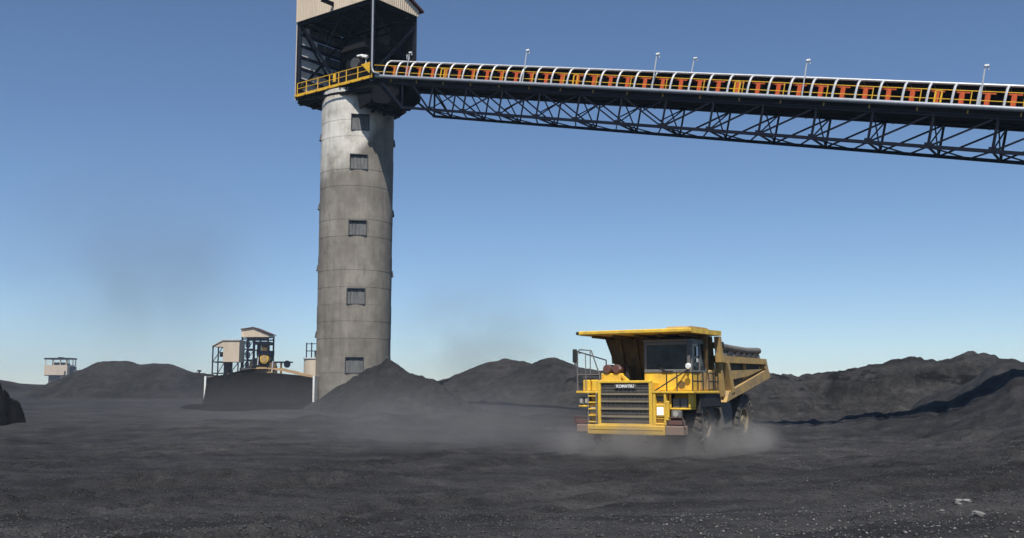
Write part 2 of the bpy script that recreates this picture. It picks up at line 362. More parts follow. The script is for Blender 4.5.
def base_h(x, y):
    r = np.hypot(x, y)
    z = .95 * (1 - sm(3, 30, r)) + 0 * x
    L = 1 - sm(2, 15, x)
    z = z + L * (1.2 * sm(42, 82, y) + .15 * sm(82, 108, y)) + (1 - L) * .75 * sm(58, 108, y) + 1.2 * sm(105, 190, y) + .4 * sm(180, 420, y)
    z = z + 1.5 * sm(-60, -95, x) * sm(90, 150, y) * (1 - sm(190, 260, y))
    # the bank that climbs on the right: gentle camera side, steep far side
    q = x / np.maximum(y, 1.0) + .016 * fbm(x * .22, y * .22, 3, 91)
    bq = np.array([b[0] / b[1] for b in BANK]); byy = np.array([b[1] for b in BANK]); bz = np.array([b[2] for b in BANK])
    yc = np.interp(q, bq, byy); zc = np.interp(q, bq, bz) - 6 * sm(.2, .0, q) - 9 * sm(2, 0, y)
    zb = np.interp(q, [.15, .3, .5, .8, 1.5], [-.6, .5, 2.4, 3.6, 4]); wn = sm(0, 10, yc - y)
    rise = sm(.36, .43, q)          # on the right the ground steps up again behind the lip
    back = np.maximum(y - yc, 0)
    hb = (zc - .22 * rise) * (1 - wn) + zb * wn - .15 * np.maximum(yc - y, 0) - .38 * back * (1 - rise) + rise * (.20 * np.minimum(back, 5.5) - .35 * np.maximum(back - 5.5, 0))
    dlt = hb - z
    soft = .5 * (dlt + np.sqrt(dlt * dlt + .05)) - .04
    z = z + soft * sm(4, 12, r)
    z = z + .6 * sm(.26, .60, x / np.maximum(y, 1)) * sm(9, 20, r) * (1 - sm(40, 62, y)) + .25 * np.exp(-((x + 1) / 13) ** 2 - ((y - 96) / 7) ** 2)
    tr = 1 - sm(7, 12, np.hypot(x - 7.2, y - 45.5))
    far = sm(20, 4, 0 * x) if False else 1
    rough = (.34 - .2 * sm(12, 22, x) * sm(50, 60, y)) * fbm(x * .09, y * .09, 3, 3) * sm(8, 25, r) + (.09 + .08 * sm(2, 14, x)) * fbm(x * .35, y * .35, 4, 11) + (.055 + .11 * sm(4, 14, x)) * fbm(x * 1.3, y * 1.3, 4, 23, .6) * (1 - sm(60, 150, r))
    rough = rough + (.035 + .04 * sm(4, 14, x)) * fbm(x * 5.5, y * 5.5, 3, 41, .6) * (1 - sm(45, 80, r))
    rough = rough + (.16 * sm(10, 25, x) + .28 * sm(.42, .48, q) * sm(40, 52, y)) * ridged(x * .22, y * .22, 4, 5) * (1 - sm(70, 100, y)) * sm(12, 25, y)
    z = z + rough * (1 - .8 * tr)
    # low swells and scraped berms in the middle ground
    for (px, py, ll, ww, hh, an) in ((-2, 62, 9, 2.2, .75, 5), (9, 66, 8, 2.0, .7, -8), (-14, 60, 8, 2.4, .35, 3), (-9, 30, 8, 2.0, .25, 8), (8, 24, 7, 1.2, .22, -14), (1.5, 27, 5, 1.0, .2, 10), (-27, 48, 9, 2.2, .3, -4)):
        c, s_ = math.cos(R(an)), math.sin(R(an)); u = (x - px) * c + (y - py) * s_; v = -(x - px) * s_ + (y - py) * c
        z = z + hh * np.exp(-(u / ll) ** 2 - (v / ww) ** 2) * (1 + .8 * fbm(x * .5, y * .5, 3, 77))
    # wheel ruts left by trucks
    for off, am, k in ((0, .07, 0), (3.9, .07, 0), (-9, .05, 1), (-5.1, .05, 1), (13, .045, 2), (16.8, .045, 2)):
        uu = (x - TRUCK[0]) * TL[0] + (y - TRUCK[1]) * TL[1] + 1.95 + off + .6 * np.sin((x + y * .6) * .07 + k)
        z = z - 2.4 * am * (np.exp(-(uu / .42) ** 2) - .45 * np.exp(-((np.abs(uu) - .75) / .28) ** 2)) * (1 + .5 * np.sin((y + x * .3) * 9)) * (1 - sm(70, 90, y)) * sm(6, 12, r)
    return z
def np_mesh(name, X, Y, Z, mat, keep=None):
    nr, nc = X.shape
    me = bpy.data.meshes.new(name)
    idx = np.arange(nr * nc).reshape(nr, nc)
    q = np.stack([idx[:-1, :-1], idx[:-1, 1:], idx[1:, 1:], idx[1:, :-1]], -1).reshape(-1, 4)
    V = np.stack([X, Y, Z], -1).reshape(-1, 3)
    if keep is not None:
        k = keep.reshape(-1)[q].any(1); q = q[k]
        used = np.zeros(len(V), bool); used[q.reshape(-1)] = True
        remap = np.cumsum(used) - 1; V = V[used]; q = remap[q]
    me.vertices.add(len(V)); me.vertices.foreach_set('co', V.astype(np.float32).ravel())
    me.loops.add(q.size); me.loops.foreach_set('vertex_index', q.ravel().astype(np.int32))
    me.polygons.add(len(q)); me.polygons.foreach_set('loop_start', np.arange(0, q.size, 4, dtype=np.int32))
    me.polygons.foreach_set('loop_total', np.full(len(q), 4, dtype=np.int32))
    me.polygons.foreach_set('use_smooth', np.ones(len(q), bool))
    me.materials.append(mat); me.update(calc_edges=True); me.validate()
    o = bpy.data.objects.new(name, me); col.objects.link(o); return o

# ------------------------------------------------------------------ ground
az = np.concatenate([np.linspace(-180, -36, 40, endpoint=False), np.linspace(-36, 36, 760, endpoint=False), np.linspace(36, 180, 41)])
rad = np.concatenate([[.01, 1, 2, 3.5], np.geomspace(5, 75, 560), np.geomspace(76, 1500, 110)])
A, RR = np.meshgrid(np.radians(az), rad)
X = RR * np.sin(A); Y = RR * np.cos(A)
g = np_mesh('ground', X, Y, base_h(X, Y), M['ground']); tag(g, kind='structure')

# ------------------------------------------------------------------ coal piles
def pile(label, crest, slope, step=.35, pad=14, rough=.25, mat='pile', hf=.07, rnd=.6, seed=0, depth=.25, grow=1.0, gully=0.0, sx=None):
    xs = [c[0] for c in crest]; ys = [c[1] for c in crest]
    gx = np.arange(min(xs) - pad, max(xs) + pad, step); gy = np.arange(min(ys) - pad, max(ys) + pad, step)
    X, Y = np.meshgrid(gx, gy)
    wx = X + .9 * grow * fbm(X * .25, Y * .25, 3, seed + 50); wy = Y + .9 * grow * fbm(X * .25, Y * .25, 3, seed + 60)
    H = None
    for d, cz in segdist(wx, wy, crest):
        d = np.sqrt(d * d + rnd * rnd) - rnd
        h = cz - slope * d
        H = h if H is None else np.maximum(H, h)
    dm = np.min([d for d, _ in segdist(wx, wy, crest)], axis=0)
    H = H + .55 * rough * ridged(X * .55, Y * .55, 3, seed + 3) * sm(.5, 3, dm)
    H = H + rough * fbm(X * .5, Y * .5, 5, seed, .55) * (.35 + .65 * sm(0, 2.5, dm)) + hf * fbm(X * 2.1, Y * 2.1, 3, seed + 5)
    if gully:   # a ragged bench and small cliff a little below the crest
        d0 = 2.4 + 2.6 * fbm(X * .22, Y * .1, 4, seed + 31)
        H = H - 1.5 * sm(d0, d0 + .45, dm) * sm(.5, 2.0, dm) + .25 * sm(2, 6, dm)
    B = base_h(X, Y)
    if gully:
        rel = np.clip((H - B) / 4.0, 0, 1)
        H = H - gully * np.clip(ridged(X * .28 + 3, Y * .16, 4, seed + 8), -.3, 1) * rel * (1 - .5 * rel)
        H = H - .8 * gully * np.clip(fbm(X * .9, Y * .5, 4, seed + 18), 0, 1) * sm(.35, .6, rel) * (1 - sm(.8, 1, rel))
    keep = H > B - depth
    Z = np.maximum(H, B - depth - .3)
    o = np_mesh('coal_pile', X, Y, Z, M[mat], keep)
    tag(o, label, 'coal pile'); return o
pile('long coal pile with twin rounded tops on the far left', [(-63.0, 152, 5.6), (-61.0, 150, 7.0), (-57.8, 150, 7.15), (-56.0, 150, 6.3), (-53.5, 150, 6.75), (-51.0, 150, 6.6), (-47, 148, 5.4), (-42, 146, 4.7), (-35, 145, 3.6)], .50, .4, 20, .35, seed=1, grow=.5, hf=.2)
pile('coal pile heaped against the foot of the concrete tower', [(-9.5, 79.5, 5.0), (-9.0, 79.8, 4.9)], .62, .2, 11, .65, seed=2, rnd=.2, grow=1.0, hf=.25)
pile('low coal shoulder between the bunker and the tower foot', [(-13.9, 79.5, 2.3), (-12.6, 79.2, 3.1), (-11.2, 79, 4.0)], .62, .25, 9, .3, seed=12, rnd=.5)
pile('flat topped coal pile right of the concrete tower', [(-7.4, 111, 3.9), (-3.6, 110, 5.2), (-2.0, 110, 5.9), (-.8, 110, 6.15), (.8, 110, 5.9), (1.6, 110, 5.7), (3, 110, 5.0)], .42, .3, 15, .35, seed=3, grow=.3, hf=.16)
pile('small peaked coal pile left of the dump truck', [(2.6, 104, 5.1), (3.7, 104, 6.0), (4.1, 104, 6.05), (6.2, 105, 5.1), (9.5, 105, 4.7)], .5, .3, 12, .3, seed=4, grow=.3, hf=.16)
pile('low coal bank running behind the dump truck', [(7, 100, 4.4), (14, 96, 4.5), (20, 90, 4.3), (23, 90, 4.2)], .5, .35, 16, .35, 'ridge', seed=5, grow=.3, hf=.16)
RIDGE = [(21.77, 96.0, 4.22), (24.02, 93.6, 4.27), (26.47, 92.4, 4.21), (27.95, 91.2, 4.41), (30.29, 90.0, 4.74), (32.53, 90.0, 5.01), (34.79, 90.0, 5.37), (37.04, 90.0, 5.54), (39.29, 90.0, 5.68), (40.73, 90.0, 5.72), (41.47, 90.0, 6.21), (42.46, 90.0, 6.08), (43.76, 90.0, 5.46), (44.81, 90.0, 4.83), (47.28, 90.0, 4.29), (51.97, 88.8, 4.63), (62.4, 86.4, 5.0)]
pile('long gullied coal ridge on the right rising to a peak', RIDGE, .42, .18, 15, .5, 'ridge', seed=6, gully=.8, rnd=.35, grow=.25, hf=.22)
pile('small black craggy coal heap at the left edge', [(-38, 62, 4.2), (-32.6, 62, 3.4), (-31.7, 62, 2.9), (-31.2, 62, 2.2)], 2.2, .09, 4, 1.3, 'black_coal', seed=7, rnd=.4, grow=1.2, hf=.7)  # the heap's shade is put into its near-black coal colour
pile('long coal swell on the far left skyline', [(-120, 160, 7.4), (-82.5, 160, 4.5), (-74, 160, 2.9), (-68, 160, 2.3)], .25, .8, 24, .4, seed=9)

# coal rubble: thousands of small lumps joined into one mesh per kind
def rubble(name, n, rng, smin, smax, sampler, mat, power=3.0):
    x, y = sampler(rng, n); z = base_h(x, y)
    s_ = smin + (smax - smin) * rng.random(n) ** power
    octv = np.array([(1, 0, 0), (0, 1, 0), (-1, 0, 0), (0, -1, 0), (0, 0, 1), (0, 0, -.6)], float)
    octf = np.array([(0, 1, 4), (1, 2, 4), (2, 3, 4), (3, 0, 4), (1, 0, 5), (2, 1, 5), (3, 2, 5), (0, 3, 5)])
    V = octv[None] * rng.uniform(.55, 1.3, (n, 6, 1)) + rng.uniform(-.2, .2, (n, 6, 3))
    a = rng.uniform(0, 6.28, n); c, d = np.cos(a), np.sin(a)
    V[..., 2] *= .65
    W = np.empty_like(V)
    W[..., 0] = (V[..., 0] * c[:, None] - V[..., 1] * d[:, None]) * s_[:, None] + x[:, None]
    W[..., 1] = (V[..., 0] * d[:, None] + V[..., 1] * c[:, None]) * s_[:, None] + y[:, None]
    W[..., 2] = V[..., 2] * s_[:, None] + (z + s_ * .15)[:, None]
    F = (octf[None] + (np.arange(n) * 6)[:, None, None]).reshape(-1, 3)
    me = bpy.data.meshes.new(name)
    me.vertices.add(n * 6); me.vertices.foreach_set('co', W.astype(np.float32).ravel())
    me.loops.add(F.size); me.loops.foreach_set('vertex_index', F.ravel().astype(np.int32))
    me.polygons.add(len(F)); me.polygons.foreach_set('loop_start', np.arange(0, F.size, 3, dtype=np.int32))
    me.polygons.foreach_set('loop_total', np.full(len(F), 3, dtype=np.int32))
    me.materials.append(mat); me.update(calc_edges=True); me.validate()
    o = bpy.data.objects.new(name, me); col.objects.link(o); return tag(o, kind='stuff')
rng = np.random.default_rng(5)
def fan(r0, r1, a0, a1, pw=1.0):
    def f(rng, n):
        r = r0 + (r1 - r0) * rng.random(n) ** pw; a = np.radians(rng.uniform(a0, a1, n))
        # clump with low-frequency noise
        x, y = r * np.sin(a), r * np.cos(a)
        return x, y
    return f
def clumped(base, thr=.0, seed=9, sc_=.35):
    def f(rng, n):
        xs, ys = [], []; tot = 0
        while tot < n:
            x, y = base(rng, n * 2); k = fbm(x * sc_, y * sc_, 3, seed) > thr
            xs.append(x[k]); ys.append(y[k]); tot += k.sum()
        return np.concatenate(xs)[:n], np.concatenate(ys)[:n]
    return f
o = rubble('coal_rubble', 46000, rng, .008, .045, fan(9, 40, -33, 33, 1.3), M['lump'], 4); tag(o, 'small dark coal lumps strewn over the near ground', 'coal rubble')
o = rubble('pale_rubble', 3800, rng, .007, .032, clumped(fan(10, 50, 4, 33, 1.1), .10, 9, .22), M['palelump'], 3); tag(o, 'pale stone chips speckling the coal at lower right', 'stone chips')
o = rubble('pale_rubble', 350, rng, .007, .018, clumped(fan(10, 30, -33, 6, 1.2), .12), M['palelump'], 3); tag(o, 'sparse pale stone chips on the coal at lower left', 'stone chips')
def rock(loc, s, seed, label, mat='palelump'):
    r_ = random.Random(seed); import bmesh
    bm = bmesh.new(); bmesh.ops.create_icosphere(bm, subdivisions=2, radius=1)
    for v in bm.verts:
        k = 1 + r_.uniform(-.18, .18); v.co = Vector((round(v.co.x * 2.2) / 2.2 * s[0] * k, v.co.y * s[1] * k, v.co.z * s[2] * k))
    me = bpy.data.meshes.new('rock'); bm.to_mesh(me); bm.free(); me.materials.append(M[mat])
    o = bpy.data.objects.new('rock', me); col.objects.link(o); o.location = (loc[0], loc[1], float(base_h(np.array(loc[0]), np.array(loc[1]))) + s[2] * .5)
    o.rotation_euler = (r_.uniform(-.2, .2), r_.uniform(-.2, .2), r_.uniform(0, 6)); tag(o, label, 'rock', 'pale broken stones at lower right')
rock((7.7, 17.6), (.11, .08, .06), 1, 'largest pale broken stone on the coal at lower right')
rock((7.3, 16.0), (.10, .07, .05), 2, 'pale flat stone nearest the bottom edge at lower right')
rock((8.1, 18.2), (.09, .07, .04), 3, 'small pale stone behind the two bigger ones at lower right')
rock((7.1, 16.9), (.08, .05, .04), 4, 'small pale stone left of the biggest one at lower right')

# ------------------------------------------------------------------ concrete tower
TX, TY, TR_ = -13.78, 87.2, 3.2
face = math.atan2(-TY, -TX) + R(3.5)      # direction from tower axis towards the camera, turned a little right
tower = tag(empty('concrete_tower', (TX, TY, 0)), 'tall round stained concrete tower with five square shutters', 'tower')
WINS = [(24.94, 26.35, 0), (21.51, 22.82, -.9), (15.78, 17.07, -.9), (9.89, 11.25, -1.6), (4.1, 5.44, -2.0)]
halfw = .77
def tower_ring(z0, z1, r, nseg=128):
    mb = MB(); zs = sorted({z0, z1} | {z for wz in WINS for z in wz[:2] if z0 < z < z1})
    angs = set(np.round(np.linspace(0, 2 * math.pi, nseg + 1)[:-1], 6))
    for wz in WINS:
        if wz[1] > z0 and wz[0] < z1:
            c = (face + R(wz[2])) % (2 * math.pi); dw = math.asin(halfw / TR_)
            angs = {a for a in angs if abs(a - (c - dw)) > .02 and abs(a - (c + dw)) > .02} | {c - dw, c + dw}
    angs = sorted(angs); n = len(angs)
    def hole(am, zm):
        for wz in WINS:
            c = (face + R(wz[2])) % (2 * math.pi)
            if wz[0] < zm < wz[1] and abs(am - c) < math.asin(halfw / TR_): return True
    rings = []
    prof = [(z0, r - .011), (z0 + .02, r)] + [(z, r) for z in zs[1:-1]] + [(z1 - .02, r), (z1, r - .011)]
    vs = [(rr * math.cos(a), rr * math.sin(a), z) for z, rr in prof for a in angs]; fs = []
    for i in range(len(prof) - 1):
        for j in range(n):
            a0, a1 = angs[j], angs[(j + 1) % n]; am = (a0 + a1) / 2 if a1 > a0 else a0 + .001
            if hole(am, (prof[i][0] + prof[i + 1][0]) / 2): continue
            fs.append((i * n + j, i * n + (j + 1) % n, (i + 1) * n + (j + 1) % n, (i + 1) * n + j))
    mb.add(vs, fs); return mb
zz = [0.0]
while zz[-1] < 28.5: zz.append(zz[-1] + (1.45 if zz[-1] > 0 else 1.2))
for i in range(len(zz) - 1):
    tower_ring(zz[i], zz[i + 1], TR_ + (.012 if i % 3 == 0 else (-.012 if i % 3 == 1 else 0))).build('concrete_ring', M['concrete'], tower, False)
lin = MB(); lin.lathe([(TR_ - .62, -1), (TR_ - .62, 28.9)], 48, Matrix(((1, 0, 0, 0), (0, 0, 1, 0), (0, 1, 0, 0), (0, 0, 0, 1)))); lin.build('inner_lining', M['grime'], tower, True)
for (z0, z1, da) in WINS:
    c = face + R(da); mt = Matrix.Rotation(c, 4, 'Z')
    fr = MB()  # local: +x outward
    fr.box(TR_ - .60, TR_ - .02, -halfw - .02, -halfw + .05, z0 - .02, z1 + .02); fr.box(TR_ - .60, TR_ - .02, halfw - .05, halfw + .02, z0 - .02, z1 + .02)
    fr.box(TR_ - .60, TR_ - .01, -halfw + .05, halfw - .05, z1 - .05, z1 + .02); fr.box(TR_ - .60, TR_ + .02, -halfw + .05, halfw - .05, z0 - .03, z0 + .04)
    f = fr.build('window_frame', M['greypanel'], tower); f.matrix_local = mt
    sh = MB()
    for k in range(5):
        y0 = -halfw + .03 + k * (2 * halfw - .06) / 5; sh.box(TR_ - .24, TR_ - .18 + .015 * (k % 2), y0 + .01, y0 + (2 * halfw - .06) / 5 - .01, z0, z1 - .12)
    sh.box(TR_ - .28, TR_ - .25, -halfw, halfw, z0, z1)
    s2 = sh.build('shutter', M['shutter'], tower); s2.matrix_local = mt
for side, zl in ((-1, (24.6, 18.4, 13.0, 7.2)), (1, (24.4, 18.0, 12.6))):
    for z in zl:
        c = face + side * R(88); mb = MB()
        mb.hexa([(TR_ - .3, -.4, z - .1), (TR_ + .15, -.3, z), (TR_ + .15, .3, z), (TR_ - .3, .4, z - .1), (TR_ - .3, -.4, z + .5), (TR_ + .06, -.4, z + .5), (TR_ + .06, .4, z + .5), (TR_ - .3, .4, z + .5)])
        o = mb.build('side_flap', M['shutter'], tower); o.matrix_local = Matrix.Rotation(c, 4, 'Z')

# ------------------------------------------------------------------ head house on top of the tower
GA = R(34)
dv = Vector((math.cos(GA), -math.sin(GA), 0)); nv = Vector((math.sin(GA), math.cos(GA), 0))
C0 = Vector((-11.85, 82.0, 0)); FZ = 29.0
HA = R(36.9); hdv = Vector((math.cos(HA), -math.sin(HA), 0)); hnv = Vector((math.sin(HA), math.cos(HA), 0))
hh = tag(empty('head_house', C0 + Vector((0, 0, FZ))), 'open steel head house with cream cladding on top of the tower', 'head house')
L1, L2, CB, EN, EF = 9.3, 5.25, 6.85, 10.2, 7.4      # length, depth, cladding bottom, near eave, far eave (above the floor)
def hp(a, b, z): return -hdv * a + hnv * b + Vector((0, 0, z))
def hbeam(name, p, q, w_=.22, mat='steel', kind='i', h_=None):
    mb = MB(); (mb.ibeam(hp(*p), hp(*q), w_, h_ or w_ * 1.3) if kind == 'i' else mb.beam(hp(*p), hp(*q), w_, h_))
    return mb.build(name, M[mat], hh)
# floor
MB().hexa([hp(0, 0, -.12), hp(L1, 0, -.12), hp(L1, L2, -.12), hp(0, L2, -.12), hp(0, 0, -.02), hp(L1, 0, -.02), hp(L1, L2, -.02), hp(0, L2, -.02)]).build('floor', M['black'], hh)
MB().beam(hp(-.15, -.06, .02), hp(L1 + .05, -.06, .02), .12, .24).build('edge_beam', M['ryellow'], hh)
for b in (.25, L2 * .33, L2 * .66, L2 - .2): hbeam('floor_girder', (0, b, -.5), (L1, b, -.5), .3, 'black', 'i', .7)
for a in np.linspace(.2, L1 - .2, 7): hbeam('floor_joist', (a, 0, -.32), (a, L2, -.32), .18, 'black', 'i', .34)
hbeam('bottom_frame', (0, .02, -1.0), (L1, .02, -.45), .2, 'black'); hbeam('bottom_frame', (L1, 0, -.45), (L1, L2, -.45), .2, 'black', 'i', .5)
# posts
for a, b in ((0, 0), (L1, 0), (0, L2), (L1, L2), (L1 * .5, L2)):
    hbeam('corner_post', (a, b, -.4), (a, b, CB + .1), .34, 'steel', 'i', .34)
hbeam('post_edge_trim', (L1 + .2, -.16, -.4), (L1 + .2, -.16, CB), .07, 'cream', 'b')
# perimeter girts
for z in (CB - .1,):
    for p, q in (((0, 0), (L1, 0)), ((0, 0), (0, L2)), ((L1, 0), (L1, L2)), ((0, L2), (L1, L2))):
        hbeam('eave_girt', (*p, z), (*q, z), .25)
# braces
for p, q in (((L1, .1, CB), (L1 * .55, .1, 1.2)), ((0, L2, CB), (L1 * .5, L2, .4)), ((L1, .1, CB - .3), (L1, L2, .5)), ((L1, .1, .5), (L1, L2, CB - .3)),
             ((0, .2, .4), (0, L2, CB - 1.0)), ((0, .2, CB - 1.0), (0, L2, 1.6)), ((L1 * .5, L2, CB), (L1, L2, .4)), ((L1 * .62, .1, 4.0), (L1 * .38, .1, CB))):
    hbeam('cross_brace', p, q, .16)
for p, q in (((L1, 0, CB), (0, L2, CB - .3)), ((0, 0, CB), (L1, L2, CB - .3)), ((L1 * .5, 0, CB), (L1 * .5, L2, CB - .3)), ((L1 * .25, 0, CB), (L1 * .25, L2, CB - .3)), ((L1 * .75, 0, CB), (L1 * .75, L2, CB - .3))):
    hbeam('roof_beam', p, q, .22)
# corrugated cladding, as ribbed sheets
def ribbed(name, a0, b0, a1, b1, zb0, zt0, zb1, zt1, mat, pitch=.22, outn=(0, 0), dep=.05):
    P0, P1 = hp(a0, b0, 0), hp(a1, b1, 0); Ln = (P1 - P0).length; n = max(2, int(Ln / pitch)) * 4
    on = Vector((outn[0], outn[1], 0)); vs = []; fs = []
    for i in range(n + 1):
        t = i / n; off = on * (dep if (i % 4) in (1, 2) else 0.0); p = P0.lerp(P1, t) + off
        vs += [p + Vector((0, 0, zb0 + (zb1 - zb0) * t)), p + Vector((0, 0, zt0 + (zt1 - zt0) * t))]
    for i in range(n): fs.append((2 * i, 2 * i + 2, 2 * i + 3, 2 * i + 1))
    k = len(vs); vs += [v - on * .06 for v in vs]; fs += [tuple(k + j for j in q[::-1]) for q in fs]
    for i in range(n): fs.append((2 * i, k + 2 * i, k + 2 * i + 2, 2 * i + 2))
    mb = MB(); mb.add(vs, fs); return mb.build(name, M[mat], hh)
npan = 8
for k in range(npan):
    a0, a1 = L1 * k / npan, L1 * (k + 1) / npan
    ribbed('cladding_panel', a0 - (.25 if k == 0 else 0) + .004, -.25, a1 + (.25 if k == npan - 1 else 0) - .004, -.25, CB, EN, CB, EN, 'cream', outn=(-hnv.x, -hnv.y))
for k in range(5):
    b0, b1 = L2 * k / 5, L2 * (k + 1) / 5
    lerp = lambda b: EN + (EF - EN) * b / L2
    ribbed('cladding_panel', -.27, b0 + .004 - (.2 if k == 0 else 0), -.27, b1 - .004 + (.25 if k == 4 else 0), CB, lerp(b0), CB, lerp(b1), 'cream', outn=(hdv.x, hdv.y))
    ribbed('cladding_panel', L1 + .27, b0 + .004, L1 + .27, b1 - .004, CB, lerp(b0), CB, lerp(b1), 'cream', outn=(-hdv.x, -hdv.y))
ribbed('cladding_panel', 0, L2 + .25, L1, L2 + .25, CB, EF, CB, EF, 'cream', outn=(hnv.x, hnv.y))
MB().hexa([hp(-.55, -.6, EN + .02), hp(L1 + .5, -.6, EN + .02), hp(L1 + .5, L2 + .6, EF - .1), hp(-.55, L2 + .6, EF - .1), hp(-.55, -.6, EN + .2), hp(L1 + .5, -.6, EN + .2), hp(L1 + .5, L2 + .6, EF + .08), hp(-.55, L2 + .6, EF + .08)]).build('roof', M['roofred'], hh)
MB().hexa([hp(0, 0, CB + .35), hp(L1, 0, CB + .35), hp(L1, L2, CB + .15), hp(0, L2, CB + .15), hp(0, 0, CB + .42), hp(L1, 0, CB + .42), hp(L1, L2, CB + .22), hp(0, L2, CB + .22)]).build('ceiling_deck', M['black'], hh)
hbeam('hoist_beam', (L1 * .50, 1.0, CB + .55), (L1 * .50, -1.7, CB + .55), .22, 'steel', 'i', .32)
# far-left wall: pale sheets stepped to paint in the sun patch, between dark girts, in steel frame; far-right wall dark
for r_ in range(6):
    z0 = .55 + r_ * 1.06
    hbeam('wall_girt', (L1 - .12, 0, z0 - .13), (L1 - .12, L2, z0 - .13), .12, 'steel', 'b', .3)
    for c_ in range(5):
        b0 = .15 + c_ * (L2 - .3) / 5
        if r_ == 5 and c_ > 0: mt = 'greypanel'
        else: mt = 'pale' if (c_ + r_ * .55) < 4.2 else 'greypanel'
        MB().hexa([hp(L1 + .02, b0 + .05, z0), hp(L1 + .02, b0 + 1.0, z0), hp(L1 + .06, b0 + 1.0, z0), hp(L1 + .06, b0 + .05, z0), hp(L1 + .02, b0 + .05, z0 + .8), hp(L1 + .02, b0 + 1.0, z0 + .8), hp(L1 + .06, b0 + 1.0, z0 + .8), hp(L1 + .06, b0 + .05, z0 + .8)]).build('wall_sheet', M[mt], hh)
for k in range(9):
    a0 = L1 * k / 9
    mb = MB(); z1 = CB if k > 0 else CB
    mb.beam(hp(a0 + .02, L2 + .02, z1 / 2), hp(a0 + L1 / 9 - .02, L2 + .02, z1 / 2), .05, z1); mb.build('back_wall_panel', M['greypanel' if k in (3, 4, 6) else 'black'], hh)
for z in (1.2, 2.4, 3.6, 4.8, 6): hbeam('back_girt', (0, L2 - .12, z), (L1, L2 - .12, z), .12)
for k, (z0, h_) in enumerate(((2.2, .55), (1.55, .5), (2.95, .5))):
    mb = MB(); mb.beam(hp(.35, L2 - .25, z0 + h_ / 2), hp(.95 - .12 * k, L2 - .25, z0 + h_ / 2), .04, h_); mb.build('sun_patch_sheet', M['pale'], hh)  # pale strips that paint in the sunlit patch on the far-right wall
# machinery: drive enclosure, chute, head pulley
def hbox(name, a0, a1, b0, b1, z0, z1, mat):
    return MB().hexa([hp(a0, b0, z0), hp(a1, b0, z0), hp(a1, b1, z0), hp(a0, b1, z0), hp(a0, b0, z1), hp(a1, b0, z1), hp(a1, b1, z1), hp(a0, b1, z1)]).build(name, M[mat], hh)
hbox('drive_enclosure', 4.6, 7.6, 3.0, 5.0, 0, 2.7, 'greypanel')
for k in range(4): hbox('enclosure_door', 4.65 + k * .74, 5.33 + k * .74, 2.95, 3.0, .15, 2.55, 'greypanel')
hbox('discharge_chute', 2.6, 4.6, 1.4, 4.2, 0, 3.4, 'black')
MB().hexa([hp(2.0, 1.0, 3.4), hp(5.0, 1.0, 3.4), hp(5.0, 4.6, 3.4), hp(2.0, 4.6, 3.4), hp(2.6, 1.6, 4.6), hp(4.6, 1.6, 4.6), hp(4.6, 4.2, 4.6), hp(2.6, 4.2, 4.6)]).build('chute_hood', M['black'], hh)
mb = MB(); mb.tube([hp(3.4, 1.2, 2.2), hp(3.4, 4.2, 2.2)], .5, 20); mb.build('head_pulley', M['greypanel'], hh, True)
# under-floor cone and brackets on to the tower
mb = MB()
pts_t = [hp(.2, .3, -.85), hp(L1 - 1.2, .3, -.85), hp(L1 - 1.2, L2 - .2, -.85), hp(.2, L2 - .2, -.85)]
tw = Vector((TX, TY, 0)) - Vector((C0.x, C0.y, 0))
mb = MB(); mb.lathe([(TR_ + .25, -.95), (TR_ + .25, -.72)], 48, Matrix.Translation(tw) @ Matrix(((1, 0, 0, 0), (0, 0, 1, 0), (0, 1, 0, 0), (0, 0, 0, 1)))); mb.build('ring_beam', M['black'], hh, True)
for b in (.15, 1.6, 3.0, 4.4):
    mb = MB(); q0, q1, q2, q3 = hp(-.2, b, -.6), hp(2.0, b, -.6), hp(1.5, b, -2.5), hp(.2, b, -2.1)
    n_ = hnv * .09; mb.hexa([q3 - n_, q2 - n_, q2 + n_, q3 + n_, q0 - n_, q1 - n_, q1 + n_, q0 + n_]); mb.build('support_bracket', M['black'], hh)
hbeam('bracket_tie', (.8, 0, -2.35), (.8, L2 - 1, -2.35), .25, 'black')
# yellow railing on the near-left edge
def hrail(name, pts, r=.035, mat='ryellow'):
    mb = MB(); mb.tube([hp(*p) for p in pts], r, 6); return mb.build(name, M[mat], hh)
hrail('top_rail', [(-.1, -.1, 1.12), (L1, -.1, 1.12)], .045); hrail('mid_rail', [(-.1, -.1, .62), (L1, -.1, .62)], .035)
for a in (-.1, 1.6, 3.0, 3.95, 5.1, 6.6, 8.1, L1): hrail('rail_post', [(a, -.1, -.02), (a, -.1, 1.12)], .045)
for a in (.9, 2.3, 3.6, 5.1, 6.6, 8.1, 9.3):
    MB().beam(hp(a, -.2, -.02), hp(a + .18, -.2, -.02), .12, .18).build('toe_bracket', M['ryellow'], hh)
hrail('end_rail', [(L1, -.1, 1.12), (L1, 1.0, 1.12)], .04); hrail('end_rail', [(L1, -.1, .6), (L1, 1.0, .6)], .035)
MB().beam(hp(4.3, -.12, .72), hp(4.62, -.12, .72), .05, .7).build('sign_plate', M['ryellow'], hh)
MB().add([hp(0, -.16, 1.3), hp(1.15, -.16, 1.25), hp(.15, -.16, .3), hp(0, -.10, 1.3), hp(1.15, -.10, 1.25), hp(.15, -.10, .3)], [(0, 1, 2), (5, 4, 3), (0, 3, 4, 1), (1, 4, 5, 2), (2, 5, 3, 0)]).build('gusset_plate', M['ryellow'], hh)
